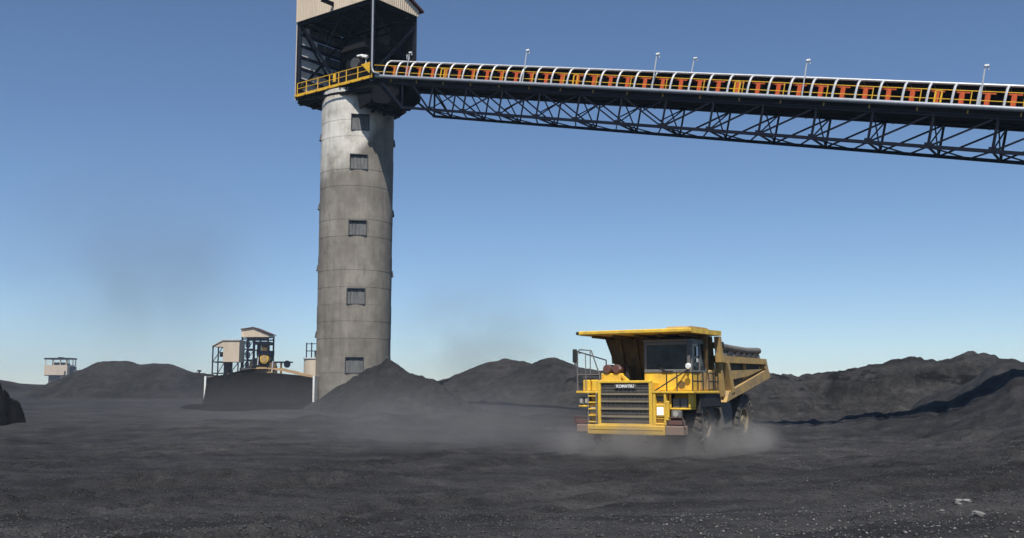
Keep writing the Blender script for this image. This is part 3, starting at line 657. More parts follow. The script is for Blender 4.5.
# silver downpipe that elbows on to the gallery
GS = -.2205
AV = Vector((dv.x, dv.y, GS)); UP = Vector((dv.x * -GS, dv.y * -GS, 1)).normalized()
def gp(s, u, v): return AV * s + nv * u + UP * v       # gallery-local, origin at C0 z=29.15
mb = MB(); b0 = hp(-.28, -.3, 0)
pts = [b0 + Vector((0, 0, 9)), b0 + Vector((0, 0, .75)), b0 + Vector((0, 0, .45)) + dv * .06, b0 + Vector((0, 0, .22)) + dv * .22, b0 + Vector((0, 0, .1)) + dv * .48, b0 + Vector((0, 0, .0)) + dv * .85]
mb.tube(pts, .085, 10); mb.build('downpipe', M['zinc'], hh, True)
# white floodlight above the railing
fl = tag(empty('floodlight', C0 + hp(.85, .1, FZ + 1.1)), 'small white floodlight above the yellow railing of the head house', 'floodlight')
mb = MB(); mb.tube([(0, 0, 0), (0, 0, .75)], .045, 6); mb.build('bracket', M['white'], fl)
o = MB().cbox(-.38, .28, -.16, .16, -.12, .14, .04).build('lamp_housing', M['white'], fl); o.location = (-.1, 0, .86); o.rotation_euler = (0, R(14), R(-20))
o = MB().cbox(-.22, .18, -.1, .1, -.08, .08, .03).build('lamp_hood', M['white'], fl); o.location = (-.55, -.1, .9); o.rotation_euler = (0, R(-12), 0)

# ------------------------------------------------------------------ conveyor gallery
gal = tag(empty('conveyor_gallery', C0 + Vector((0, 0, 29.05))), 'inclined conveyor gallery on a dark steel truss reaching the tower', 'conveyor')
S0, S1, BAY, S_H = 0.3, 56.0, 1.372, .02
def gbuild(name, mb, mat, sm_=False): return mb.build(name, M[mat], gal, sm_)
def gbeam(name, p, q, w_=.14, mat='steel', h_=None, ib=False):
    mb = MB(); (mb.ibeam if ib else mb.beam)(gp(*p), gp(*q), w_, h_ or w_, UP); return gbuild(name, mb, mat)
def gtube(name, pts, r, mat, n=8): mb = MB(); mb.tube([gp(*p) for p in pts], r, n); return gbuild(name, mb, mat, True)
gtube('side_pipe', [(.55, -.12, 0), (S1, -.12, 0)], .15, 'zinc', 12)
gtube('top_tube', [(1.0, .78, 1.53), (S1, .78, 1.53)], .085, 'galv', 8)
gbeam('deck', (S0, 1.55, -.14), (S1, 1.55, -.14), 3.1, 'black', .12)
gbeam('side_fascia', (S0, .02, -.3), (S1, .02, -.3), .06, 'black', .24)
gbeam('side_fascia', (S0, 3.05, -.3), (S1, 3.05, -.3), .06, 'black', .24)
gbeam('belt', (S0, 1.55, .62), (S1, 1.55, .62), 1.1, 'rubber_belt', .03)
gbeam('return_belt', (S0, 1.55, .12), (S1, 1.55, .12), 1.1, 'rubber_belt', .03)
# cover: dark curved sheet from the top tube over to the far side, one per bay
cs = [(.80, 1.45), (1.2, 1.52), (1.7, 1.45), (2.2, 1.22), (2.6, .8), (2.8, .4), (2.85, .0), (2.85, -.1)]
vs = []; fs = []
for i, (u, v) in enumerate(cs): vs += [gp(0, u, v), gp(BAY - .03, u, v)]
vs2 = [p - nv * .02 - UP * .02 for p in vs]; k = len(vs)
for i in range(len(cs) - 1): fs += [(2 * i, 2 * i + 1, 2 * i + 3, 2 * i + 2), (k + 2 * i, k + 2 * i + 2, k + 2 * i + 3, k + 2 * i + 1)]
cover_me = MB().add(vs + vs2, fs).mesh('cover_sheet', M['black'], True)
# hoop
hp_pts = [(0, .02, .10), (0, .03, .55), (0, .10, .93), (0, .28, 1.25), (0, .52, 1.43), (0, .80, 1.53), (0, 1.2, 1.59), (0, 1.7, 1.52), (0, 2.2, 1.3), (0, 2.65, .92), (0, 2.88, .4), (0, 2.92, 0)]
mb = MB(); mb.tube([gp(*p) for p in hp_pts], .075, 6); hoop_me = mb.mesh('hoop', M['galv'], True)
# idler stand: red-orange I-shaped frame
mb = MB()
def gb(mb, p, q, w_, h_): mb.beam(gp(*p), gp(*q), w_, h_, UP)
gb(mb, (-.42, .92, 1.06), (.42, .92, 1.06), .08, .09); gb(mb, (-.42, .92, .30), (.42, .92, .30), .08, .10); gb(mb, (-.14, .92, .68), (.14, .92, .68), .07, .7)
gb(mb, (-.06, .92, .1), (.06, .92, .1), .07, .4); gb(mb, (0, .95, .42), (0, 2.15, .42), .12, .1)
idler_me = mb.mesh('idler_frame', M['idler'])
mb = MB(); mb.tube([gp(0, 1.05, .55), gp(0, 2.05, .55)], .075, 8); roller_me = mb.mesh('roller', M['idler'], True)
mb = MB(); gb(mb, (-.025, .20, .5), (.025, .20, .5), .05, 1.05); gb(mb, (-.03, -.02, -.30), (.03, -.02, -.30), .05, .24); post_me = mb.mesh('handrail_post', M['ryellow'])
mb = MB()
for ds in (-.17, .17): gb(mb, (ds - .05, .21, .5), (ds + .05, .21, .5), .05, .8)
gb(mb, (-.2, .21, .96), (.2, .21, .96), .05, .08); gb(mb, (-.2, .21, .20), (.2, .21, .20), .05, .07); gate_me = mb.mesh('handrail_gate', M['ryellow'])
mb = MB(); mb.add([gp(-.25, 3.0, -.4), gp(.25, 3.0, -.4), gp(0, 3.0, -.66), gp(-.25, 3.08, -.4), gp(.25, 3.08, -.4), gp(0, 3.08, -.66)], [(0, 2, 1), (3, 4, 5), (0, 1, 4, 3), (1, 2, 5, 4), (2, 0, 3, 5)]); gus_me = mb.mesh('gusset', M['black'])
def gpart(name, me, s): return inst(name, me, gal, loc=AV * s)
nb = int((S1 - 1.2) / BAY)
for i in range(nb + 1):
    s = 1.26 + i * BAY
    gpart('hoop', hoop_me, s); gpart('cover_sheet', cover_me, s); gpart('idler_frame', idler_me, s + .30); gpart('roller', roller_me, s + .30)
    if i % 2 == 0: gpart('handrail_post', post_me, s + .95)
    if i % 9 == 4: gpart('handrail_gate', gate_me, s + .55)
    if i % 2: gpart('gusset', gus_me, s + .3)
gpart('cover_sheet', cover_me, -.1)
gtube('handrail', [(-.2, .20, 1.0), (S1, .20, 1.0)], .03, 'ryellow', 6); gtube('handrail', [(-.2, .20, .46), (S1, .20, .46)], .028, 'ryellow', 6)
gtube('handrail', [(-.2, .5, .2), (S1, .5, .2)], .03, 'ryellow', 6)
# truss
PAN = 3.42; VT, VB, W_ = -.50, -2.46, 3.0
S_A = 40.9 % PAN
nodes = [S_A + PAN * k for k in range(0, 17)]
nodes = [n for n in nodes if 4.0 < n < S1]
for u in (.02, W_): gbeam('top_chord', (2.5, u, VT), (S1, u, VT), .2, h_=.2, ib=True)
gbeam('bottom_chord', (3.8, .02, VB), (S1, .02, VB), .16, h_=.2); gbeam('bottom_chord', (4.8, W_, VB), (S1, W_, VB), .16, h_=.2)
for u in (.02, W_):
    gbeam('end_diagonal', (1.2, u, VT), (3.9 if u < 1 else 4.9, u, VB), .16); gbeam('vertical_strut', (3.9 if u < 1 else 4.9, u, VB), (3.5 if u < 1 else 4.5, u, VT), .12)
    gbeam('end_diagonal', (nodes[0], u, VB), (nodes[0] - 2.2, u, VT), .12)
    for k, s in enumerate(nodes):
        gbeam('vertical_strut', (s, u, VB), (s, u, VT), .13 if u < 1 else .12)
        if k + 1 < len(nodes):
            s2 = nodes[k + 1]; right = s > 24.5
            a, b = ((s, u, VB), (s2, u, VT)) if right else ((s, u, VT), (s2, u, VB))
            gbeam('diagonal_brace', a, b, .10)
            if not right: gbeam('diagonal_brace', (s + PAN / 2, u, (VT + VB) / 2), (s2, u, VT), .07)
        if u < 1: gbeam('post_gusset', (s - .22, u - .02, VB + .06), (s + .22, u - .02, VB + .06), .05, h_=.36)
for k, s in enumerate(nodes):
    gbeam('cross_strut', (s, .02, VB), (s, W_, VB), .11); gbeam('sway_brace', (s, .02, VT), (s, W_, VB), .07); gbeam('sway_brace', (s, W_, VT), (s, .02, VB), .07)
    if k + 1 < len(nodes):
        s2 = nodes[k + 1]; gbeam('lateral_brace', (s, .02, VB), ((s + s2) / 2, W_, VB), .08); gbeam('lateral_brace', ((s + s2) / 2, W_, VB), (s2, .02, VB), .08)
# solid knuckle between gallery and head house
mb = MB(); P_ = [(-.3, -.2), (2.9, -.2), (3.2, -1.3), (2.2, -2.2), (.8, -2.2), (-.3, -1.6)]
n_ = len(P_); vs = [gp(s, .1, v) for s, v in P_] + [gp(s, .24, v) for s, v in P_]
mb.add(vs, [tuple(range(n_)), tuple(range(n_, 2 * n_))[::-1]] + [(i, i + n_, (i + 1) % n_ + n_, (i + 1) % n_) for i in range(n_)]); gbuild('end_plate', mb, 'black')
mb = MB(); vs = [gp(s, 2.8, v) for s, v in P_] + [gp(s, 2.94, v) for s, v in P_]
mb.add(vs, [tuple(range(n_)), tuple(range(n_, 2 * n_))[::-1]] + [(i, i + n_, (i + 1) % n_ + n_, (i + 1) % n_) for i in range(n_)]); gbuild('end_plate', mb, 'black')
gbeam('end_floor', (-.3, 1.5, -1.9), (2.4, 1.5, -2.1), 2.6, 'black', .1)
# lamps on thin poles along the gallery
LB = [(3.85, 'lamp pole nearest the head house on the gallery', 2.25, -.2), (15.35, 'lamp pole second from the tower along the gallery', 2.8, -.2), (26.1, 'tall lamp pole at the middle of the gallery', 2.8, -.2), (28.1, 'shorter lamp pole just right of the middle of the gallery', 2.1, 1.2), (36.5, 'lamp pole second from the right edge on the gallery', 2.65, -.2), (46.7, 'rightmost lamp pole on the gallery', 2.65, -.2)]
def gallery_lamp():
    e = empty('gallery_lamp', (0, 0, 0))
    mb = MB(); mb.tube([(0, 0, 0), UP * 2.0], .045, 6); mb.build('pole', M['galv'], e)
    mb = MB(); t = UP * 2.0; mb.beam(t + Vector((-.06, 0, .0)), t + Vector((.18, -.05, .02)), .16, .09); mb.build('lamp_head', M['white'], e)
    mb = MB(); mb.tube([t + Vector((.16, 0, -.05)), t + Vector((.17, 0, -.2))], .05, 6); mb.build('photocell', M['galv'], e); return e
lamp0 = gallery_lamp()
for i, (s, lab, h_, u) in enumerate(LB):
    o = lamp0 if i == 0 else copy_tree(lamp0)
    o.location = C0 + Vector((0, 0, 29.05)) + gp(s, u, .05 if u < 0 else .8); tag(o, lab, 'lamp', 'lamps along the conveyor gallery')
    o.scale = (1, 1, h_ / 2.25)

# ------------------------------------------------------------------ coal bunker left of the tower
bk = tag(empty('coal_bunker', (-21.04, 84, 1.07)), 'low dark coal bunker between two thin white end posts', 'bunker')
prof = [(-5.8, 0), (5.8, 0), (5.8, 3.45), (4, 3.75), (1.5, 3.98), (-1.5, 4.0), (-4, 3.8), (-5.8, 3.45)]
MB().prism(prof, 'y', 0, .5).build('front_wall', M['bunk'], bk)
mb = MB()
for x in np.linspace(-5.2, 5.2, 9): pass
gx, gt = np.meshgrid(np.linspace(-5.8, 5.8, 90), np.linspace(0, 1, 30))
topz = np.interp(gx, [-5.8, -4, -1.5, 1.5, 4, 5.8], [3.4, 3.75, 3.95, 3.93, 3.7, 3.4])
gy = -.12 - 2.0 * (1 - gt) ** 2.2 - .35 * (fbm(gx * .6, gt * 2, 4, 61) + .5) * (1 - gt * .5)
gz = -.3 + (topz + .3 - .12 * np.exp(-(gx / 4) ** 2) + .12 * fbm(gx * 1.3, gx * 0, 4, 63)) * gt
o = np_mesh('coal_face', gx, gy, gz, M['bunk']); o.parent = bk
for sx in (-1, 1): MB().box(sx * 5.92 - .1, sx * 5.92 + .1, -.25, 6, .8, 3.62).build('end_post', M['white'], bk)
gx, gy = np.meshgrid(np.linspace(-5.9, 5.9, 60), np.linspace(.15, 8, 40))
gz = np.interp(gx, [p[0] for p in prof[::-1][0:7]][::1] if False else [-5.9, -4, -1.5, 1.5, 4, 5.9], [3.45, 3.8, 4.0, 3.98, 3.75, 3.45]) - .02 + .75 * np.exp(-(gx / 3.6) ** 2) - .22 + .14 * fbm(gx * .7, gy * .7, 4, 2) + .02 * gy
o = np_mesh('dirt_fill', gx, gy, gz, M['sand']); o.parent = bk
o = pile('coal spilled along the foot of the dark bunker', [(-26.0, 83.2, 1.55), (-21, 82.6, 1.75), (-16.4, 83.0, 1.6)], .4, .2, 5, .3, 'black_coal', seed=14, rnd=.3)

bk.scale = (.7636,) * 3
# ------------------------------------------------------------------ far plant
def bx(par, name, mat, *a): return MB().box(*a).build(name, M[mat], par)
def bm_(par, name, mat, p, q, w_): return MB().beam(p, q, w_, w_).build(name, M[mat], par)
far = tag(empty('transfer_house', (-50.7, 200, 4.4)), 'far steel transfer house with cream roof and yellow drum', 'industrial building')
# roof house
MB().prism([(-3.4, 9.1), (3.1, 9.1), (3.1, 9.6), (-.6, 11.0), (-3.4, 10.6)], 'y', -2, 3).build('roof_cladding', M['cream'], far)
MB().prism([(-3.6, 10.62), (-.6, 11.02), (3.4, 9.62), (3.4, 9.75), (-.6, 11.15), (-3.6, 10.75)], 'y', -2.3, 3.3).build('roof', M['roofred'], far)
for x in (-3.2, -1.9, -.3, 2.9):
    for y in (-1.8, 2.8): bm_(far, 'frame_post', 'steel', (x, y, -1), (x, y, 9.1), .32)
for z in (2.2, 4.4, 6.6, 8.7):
    for y in (-1.8, 2.8): bm_(far, 'frame_beam', 'steel', (-3.2, y, z), (2.9 if z > 8 else -.3, y, z), .26)
for k, z in enumerate((0, 2.2, 4.4, 6.6)):
    bm_(far, 'frame_brace', 'steel', (-3.2, -1.8, z), (-1.9, -1.8, z + 2.2), .14); bm_(far, 'frame_brace', 'steel', (-1.9, -1.8, z), (-.3, -1.8, z + 2.2), .12)
    bx(far, 'cladding_sheet', 'pale', -3.1, -2.0, .5, .6, z + .5, z + 1.7)
bx(far, 'upper_floor', 'steel', -.5, 3.0, -1.8, 2.8, 7.6, 8.2); bx(far, 'duct', 'greypanel', -.2, .4, 0, 1, 3.2, 8.0)
bx(far, 'hopper', 'under', 1.2, 2.6, -1.4, .8, 5.4, 7.6)
mb = MB(); mb.tube([(2.2, -2.2, 4.7), (2.2, 1.5, 4.7)], 1.0, 16); mb.build('yellow_drum', M['ryellow'], far, True)
mb = MB(); mb.tube([(2.2, -2.3, 4.7), (2.2, -2.2, 4.7)], .75, 12); mb.build('drum_hub', M['byellow'], far)
bx(far, 'drum_guard', 'steel', .4, 3.8, -2.3, .6, 5.4, 6.3); bx(far, 'machine_base', 'black', -1.4, 4.2, -1.6, 2.0, -.5, 3.3); bx(far, 'machinery', 'steel', .3, 3.2, -.5, 1.8, 3.3, 5.6); bx(far, 'machinery', 'greypanel', -1.6, -.3, -.8, 1.2, 3.3, 4.6); bx(far, 'machine_side', 'steel', -.4, .3, -1.8, 1, 2.6, 4.8)
bx(far, 'side_platform', 'steel', 3.6, 8.2, -1.4, 1, 3.9, 4.15)
for x in (4.6, 5.9): bm_(far, 'platform_leg', 'under', (x, -1, -1), (x, -1, 4.0), .4)
mb = MB(); mb.tube([(7.4, -1.6, 3.6), (7.4, -1.1, 3.6)], .75, 14); mb.build('pulley', M['steel'], far, True)
bx(far, 'conveyor_cover', 'byellow', -2.6, -1.0, -2.2, -1.2, 1.0, 2.0); bx(far, 'motor', 'under', 3.4, 4.8, -1.7, -.8, 2.9, 3.9); bx(far, 'skirt', 'byellow', .2, 3.4, -1.75, -1.6, 2.6, 3.0)
for k, (x, z) in enumerate(((-1.1, 1.2), (.6, 3.4), (3.3, 1.0), (4.0, 2.0))): mb = MB(); mb.tube([(x, -1.9, z), (x + .2, -1.9, z + 2.2)], .18, 8); mb.build('pipe', M['galv' if k % 2 else 'under'], far)
bx(far, 'ground_box', 'steel', 6.6, 8.6, -1.5, .5, -.8, .5)
for k, (x0, x1, z0, z1, mt) in enumerate(((-5.6, -4.2, .4, 1.5, 'under'), (-3.9, -2.8, .2, 2.2, 'byellow'), (3.0, 4.4, .6, 2.0, 'byellow'), (5.0, 6.2, .2, 1.4, 'under'))): bx(far, 'pump_unit', mt, x0, x1, -2.4 - .1 * k, -1.3, z0, z1)
fb = tag(empty('surge_bin', (-55.6, 196, 4.2)), 'far cream sided bin house on a steel frame left of the transfer house', 'industrial building')
bx(fb, 'cladding', 'cream', -.3, 2.9, -2, 2, 4.0, 8.1)
MB().prism([(-2.4, 6.9), (-.3, 6.9), (-.3, 8.1), (-.8, 8.0)], 'y', -2, 2).build('canopy_cladding', M['cream'], fb)
MB().prism([(-2.6, 6.95), (-.4, 8.12), (3.0, 8.12), (3.0, 8.25), (-.4, 8.25), (-2.6, 7.08)], 'y', -2.2, 2.2).build('roof', M['cream'], fb)
for x in (-2.4, .0, .45, 2.7): bm_(fb, 'frame_post', 'steel', (x, -1.8, -1), (x, -1.8, 7.0 if x < -1 else 4.0), .22); bm_(fb, 'frame_post', 'steel', (x, 1.8, -1), (x, 1.8, 7.0 if x < -1 else 4.0), .22)
for z in (1.8, 4.0): bm_(fb, 'frame_beam', 'steel', (-2.4, -1.8, z), (2.7, -1.8, z), .22)
for p, q in (((-2.4, 0), (-.1, 3.8)), ((-2.4, 4), (-.4, 6.9)), ((.4, 3.9), (2.7, .6)), ((.4, .6), (2.7, 3.9))): bm_(fb, 'frame_brace', 'steel', (p[0], -1.8, p[1]), (q[0], -1.8, q[1]), .13)
bx(fb, 'leg_column', 'black', -.1, .7, -1.2, 1.2, -1, 4.0); bx(fb, 'deck', 'steel', -2.4, -.3, -1.8, 1.8, 3.9, 4.1); bx(fb, 'wall_fitting', 'black', -1.0, -.4, -1.9, -1.0, 5.0, 5.9); bx(fb, 'conveyor_link', 'greypanel', 2.7, 5.0, -.6, .8, 1.6, 2.9)
fb.scale = (.97, 1, 1); far.scale = (.84, 1, .97)
hut = tag(empty('transfer_station', (-152.8, 340, 4.6)), 'distant open roofed cream station at the far left', 'industrial building')
bx(hut, 'roof', 'steel', -4.4, 4.2, -3, 3, 8.6, 9.1); bx(hut, 'roof_vent', 'steel', -.6, .6, -1, 1, 9.1, 9.4)
for x in (-3.9, -1.2, 1.0, 3.0, 3.9):
    for y in (-2.6, 2.6): bm_(hut, 'roof_post', 'cream' if x != 3.9 else 'steel', (x, y, 6.5), (x, y, 8.7), .22)
bx(hut, 'machinery', 'steel', -2.3, 1.4, -1, 1, 6.6, 7.6); bx(hut, 'machinery', 'greypanel', 1.7, 2.8, -1, 1, 6.6, 7.3)
bx(hut, 'cladding', 'cream', -4.1, 3.6, -3, 3, 3.3, 6.7); bx(hut, 'door', 'greypanel', 2.6, 3.2, -3.06, -3.0, 3.4, 4.7)
bx(hut, 'lower_house', 'greypanel', -3.0, 1.0, -2, 2, -1, 3.2); bx(hut, 'side_wall', 'cream', 1.0, 3.2, -2.2, 2, -1, 3.2); bx(hut, 'floor_beam', 'steel', -4.0, 3.8, -3, 3, 3.1, 3.34)
bx(hut, 'side_conveyor', 'steel', 3.6, 5.0, -1, 1, 3.2, 6.2); MB().hexa([(5, -1, 3.6), (7.2, -1, 2.4), (7.2, 1, 2.4), (5, 1, 3.6), (5, -1, 5.2), (7.2, -1, 4.2), (7.2, 1, 4.2), (5, 1, 5.2)]).build('side_chute', M['greypanel'], hut); bx(hut, 'lamp_box', 'white', 4.3, 5.0, -1.3, -1.0, 2.9, 3.6)
silo = tag(empty('storage_silo', (-33.0, 170, 1.1)), 'cream silo with a railed top half hidden behind the tower', 'silo')
mb = MB(); mb.tube([(0, 0, 0), (0, 0, 6.9)], 2.2, 28); mb.build('silo_wall', M['cream'], silo, True)
mb = MB(); mb.tube([(0, 0, 6.9), (0, 0, 7.05)], 2.35, 28); mb.build('silo_top', M['pale'], silo)
for x, y in ((-1.6, -1.2), (-.6, -1.9), (.6, -1.9), (1.6, -1.2)): bm_(silo, 'frame_post', 'steel', (x, y, 7.0), (x, y, 9.6 if x != .6 else 8.8), .16)
bm_(silo, 'top_beam', 'steel', (-1.6, -1.2, 8.2), (1.6, -1.2, 8.2), .14); bm_(silo, 'top_beam', 'steel', (-1.6, -1.2, 9.4), (.2, -1.6, 9.4), .12); bx(silo, 'filter_box', 'greypanel', -.3, 1.4, -1, 1, 7.1, 8.3)
mk = tag(empty('marker_post', (-45.7, 147, 4.4)), 'tiny dark post on the crest of the far left coal pile', 'post'); bm_(mk, 'post', 'steel', (0, 0, 0), (0, 0, 1.2), .15); bx(mk, 'post_cap', 'steel', -.3, .2, -.15, .15, 1.0, 1.25)

# ------------------------------------------------------------------ the dump truck (x forward, y to its left, z up)
tk = tag(empty('dump_truck', (5.05, 42.0, .0), R(-90 - 31)), 'big dusty yellow mining dump truck driving towards the camera', 'dump truck')
def T(name, mat, mb, par=None, sm_=False): return mb.build(name, M[mat], par or tk, sm_)
def tb(name, mat, x0, x1, y0, y1, z0, z1, c=.02, par=None): return T(name, mat, MB().cbox(min(x0, x1), max(x0, x1), min(y0, y1), max(y0, y1), min(z0, z1), max(z0, z1), c), par)
def tt(name, mat, pts, r, n=8, par=None): return T(name, mat, MB().tube(pts, r, n), par, True)
# chassis
for y in (-.75, .75): tb('chassis_rail', 'tblack', -9.2, -.3, y - .15, y + .15, 1.15, 1.75)
tb('cross_member', 'tblack', -.9, -.5, -1.7, 1.7, .75, 1.2); tb('engine_block', 'tblack', -3.2, -.4, -.95, .6, 1.2, 2.8); tb('transmission', 'tblack', -5.6, -3.4, -.5, .5, .9, 1.6)
tt('front_axle', 'tblack', [(-2.1, -1.9, 1.3), (-2.1, 1.9, 1.3)], .28, 12); tt('rear_axle', 'under', [(-7.05, -2.0, 1.35), (-7.05, 2.0, 1.35)], .5, 14)
T('differential', 'under', MB().lathe([(.05, -.6), (.55, -.45), (.75, 0), (.55, .45), (.05, .6)], 20, Matrix.Translation((-7.05, 0, 1.35))), None, True)
for y in (-1.45, 1.45):
    tt('suspension_strut', 'tblack', [(-2.0, y, 1.2), (-2.15, y, 2.5)], .16, 10); tt('rear_strut', 'tblack', [(-7.7, y * .75, 1.5), (-7.2, y * .75, 2.4)], .14, 10); tt('hoist_cylinder', 'tgrey', [(-5.0, y * .85, 1.3), (-4.6, y * .8, 2.5)], .15, 10)
# wheels
def wheel_meshes():
    n = 48; prof = [(.62, -.30), (.80, -.36), (1.10, -.385), (1.24, -.36), (1.30, -.31), (1.315, 0), (1.30, .31), (1.24, .36), (1.10, .385), (.80, .36), (.62, .30), (.62, -.30)]
    mb = MB(); mb.lathe(prof, n)
    for k in range(22):
        for sd in (-1, 1):
            a0 = 2 * math.pi * (k + (.5 if sd > 0 else 0)) / 22
            # lug: slanted block from shoulder to near the centre
            P = []
            for (yy, da) in ((.03, .10), (.40, 0)):
                for rr in (1.22, 1.345 if yy < .3 else 1.335):
                    for w_ in (-.062, .062): P.append((rr, yy * sd, a0 + da + w_))
            v = [Vector((r_ * math.cos(a), y, r_ * math.sin(a))) for r_, y, a in P]
            mb.hexa([v[0], v[1], v[5], v[4], v[2], v[3], v[7], v[6]])
            v = [Vector((r_ * math.cos(a), y * sd, r_ * math.sin(a))) for r_, y, a in ((1.10, .37, a0 - .06), (1.10, .37, a0 + .06), (1.10, .42, a0 + .05), (1.10, .42, a0 - .05), (1.335, .30, a0 - .062), (1.335, .30, a0 + .062), (1.33, .40, a0 + .062), (1.33, .40, a0 - .062))]
            mb.hexa(v)
    ty = mb.mesh('tyre', M['tyre'], True)
    rim = MB().lathe([(.64, .31), (.66, .34), (.60, .33), (.55, .10), (.34, .06), (.34, .20), (.26, .24), (.26, .30), (.02, .31)], 32)
    rim.lathe([(.64, -.31), (.60, -.33), (.55, -.10), (.2, -.06), (.02, -.06)], 32)
    for k in range(14):
        a = 2 * math.pi * k / 14; rim.tube([(.45 * math.cos(a), .05, .45 * math.sin(a)), (.45 * math.cos(a), .13, .45 * math.sin(a))], .03, 6)
    for k in range(3):
        a = 2 * math.pi * k / 3 + .4; rim.tube([(.17 * math.cos(a), .3, .17 * math.sin(a)), (.17 * math.cos(a), .34, .17 * math.sin(a))], .03, 6)
    ty.transform(Matrix.Scale(.915, 4)); rm = rim.mesh('rim', M['rim'], True); rm.transform(Matrix.Scale(.915, 4)); return ty, rm
tyre_me, rim_me = wheel_meshes()
for x, y, st in ((-2.1, 2.12, 4), (-2.1, -2.12, 4), (-7.05, 2.12, 0), (-7.05, 1.32, 0), (-7.05, -2.12, 0), (-7.05, -1.32, 0)):
    wh = inst('wheel', tyre_me, tk, loc=(x, y, 1.24)); wh.rotation_euler = (0, random.uniform(0, 6), R(st + (180 if y < 0 else 0)))
    inst('rim', rim_me, wh)
# bumper
tb('bumper', 'tyellow', -.35, .12, -2.1, 1.42, .78, 1.2, .04); tb('bumper_end', 'bump', -.45, .10, 1.43, 2.22, .80, 1.19, .04); tb('bumper_end', 'bump', -.45, .10, -2.62, -2.11, .85, 1.2, .04)
for y in (1.84, -2.4):
    tb('corner_lamp_box', 'red', -.4, .0, y - .32, y + .3, 1.22, 1.42, .03); tt('lamp_guard', 'red', [(.02, y - .36, 1.2), (.02, y - .33, 1.52), (.02, y + .33, 1.52), (.02, y + .42, 1.2)], .03, 6)
for y in (-1.3, .5):
    tb('tow_hook', 'tblack', -.3, .16, y - .12, y + .12, .5, .8, .03)
tb('skid_plate', 'tblack', -1.6, -.2, -1.0, .8, .55, .8, .03); tb('bumper_rib', 'tyellow', .122, .14, -2.0, 1.35, 1.0, 1.05, .004)
# hood and grille
tb('hood', 'tyellow', -2.6, -.06, -1.62, .86, 2.0, 2.98, .05); tb('hood_side', 'tyellow', -1.2, -.06, -1.62, -1.45, 1.2, 2.0, .03); tb('hood_side', 'tyellow', -1.2, -.06, .70, .86, 1.2, 2.0, .03)
fr = MB(); fr.cbox(-.055, .05, -1.62, -1.49, 1.2, 3.0, .02); fr.cbox(-.055, .05, .71, .86, 1.2, 3.0, .02); fr.cbox(-.055, .06, -1.62, .86, 2.93, 3.04, .02); fr.cbox(-.055, .06, -1.62, .86, 1.16, 1.25, .02); T('grille_frame', 'tyellow', fr)
tb('radiator_core', 'mesh', -.054, -.03, -1.49, .71, 1.25, 2.93, .004)
for k in range(36): pass
for z in (1.55, 1.87, 2.18, 2.48): T('grille_slat', 'slat', MB().hexa([(-.02, -1.48, z - .03), (.04, -1.48, z - .045), (.04, .70, z - .045), (-.02, .70, z - .03), (-.02, -1.48, z + .03), (.03, -1.48, z + .02), (.03, .70, z + .02), (-.02, .70, z + .03)]))
mb = MB()
for k in range(14): z = 1.31 + k * .115; mb.box(-.028, -.008, -1.48, .70, z, z + .03)
o = T('grille_louvres', 'mesh', mb); o['kind'] = 'stuff'
mb = MB()
for k in range(12): y = -1.4 + k * .185; mb.box(-.008, .004, y, y + .02, 1.26, 2.74)
o = T('grille_bars', 'mesh', mb); o['kind'] = 'stuff'
tb('badge_plate', 'mesh', .006, .03, -.85, .15, 2.70, 2.90, .006)
fc = bpy.data.curves.new('badge_text', 'FONT'); fc.body = 'KOMATSU'; fc.size = .165; fc.extrude = .008; fc.offset = .006; fc.align_x = 'CENTER'; fc.space_character = 1.05
fo = bpy.data.objects.new('badge_text', fc); col.objects.link(fo)
bpy.context.view_layer.update(); me = bpy.data.meshes.new_from_object(fo.evaluated_get(bpy.context.evaluated_depsgraph_get())); bpy.data.objects.remove(fo)
me.materials.clear(); me.materials.append(M['white']); fo = bpy.data.objects.new('badge_lettering', me); col.objects.link(fo); fo.parent = tk
fo.matrix_local = Matrix.Translation((.04, -.35, 2.745)) @ Matrix(((0, 0, 1, 0), (1, 0, 0, 0), (0, 1, 0, 0), (0, 0, 0, 1)))
# right-hand front column with headlight
fr = MB(); fr.cbox(-.10, .04, .88, 1.0, 1.2, 2.5, .02); fr.cbox(-.10, .03, 1.36, 1.46, 1.2, 2.5, .02); fr.cbox(-.10, .02, 1.0, 1.36, 1.2, 1.30, .02); fr.cbox(-.10, .02, 1.0, 1.36, 1.46, 1.52, .02); T('light_column', 'tyellow', fr)
tb('column_back', 'tyellow', -.5, -.11, .88, 1.46, 1.2, 2.5); tb('column_vent', 'tblack', -.105, -.06, 1.02, 1.34, 2.18, 2.38, .01)
hl = tb('headlight', 'tyellow', -.1, .06, 1.02, 1.42, 1.55, 2.06, .03); T('headlight_lens', 'lit', MB().cbox(.05, .085, 1.08, 1.36, 1.62, 1.94, .02), hl)
tb('brace_plate', 'tyellow', -.12, .05, 1.44, 1.58, 1.4, 2.2, .03)
for k in range(3): tb('step', 'tyellow', -.3, .06, 1.0, 1.36, 1.24 + k * .0 + .0, 1.27) if k == 0 else None
fr = MB(); fr.cbox(-.9, -.2, 1.5, 2.42, 1.84, 1.92, .02); fr.cbox(-.9, -.2, 2.34, 2.42, 1.92, 2.5, .02); fr.cbox(-.9, -.8, 1.5, 2.34, 1.92, 2.5, .02); fr.cbox(-.24, -.2, 1.5, 1.6, 1.92, 2.5, .01); T('battery_tray', 'tyellow', fr)
for y in (1.64, 1.98): tb('battery_box', 'tgrey', -.75, -.26, y, y + .3, 1.93, 2.3, .02)
tb('side_lamp', 'tgrey', -.3, -.05, 1.64, 2.06, 1.52, 1.82, .04); tt('side_lamp_lens', 'lens', [(-.05, 1.85, 1.67), (-.02, 1.85, 1.67)], .11, 14)
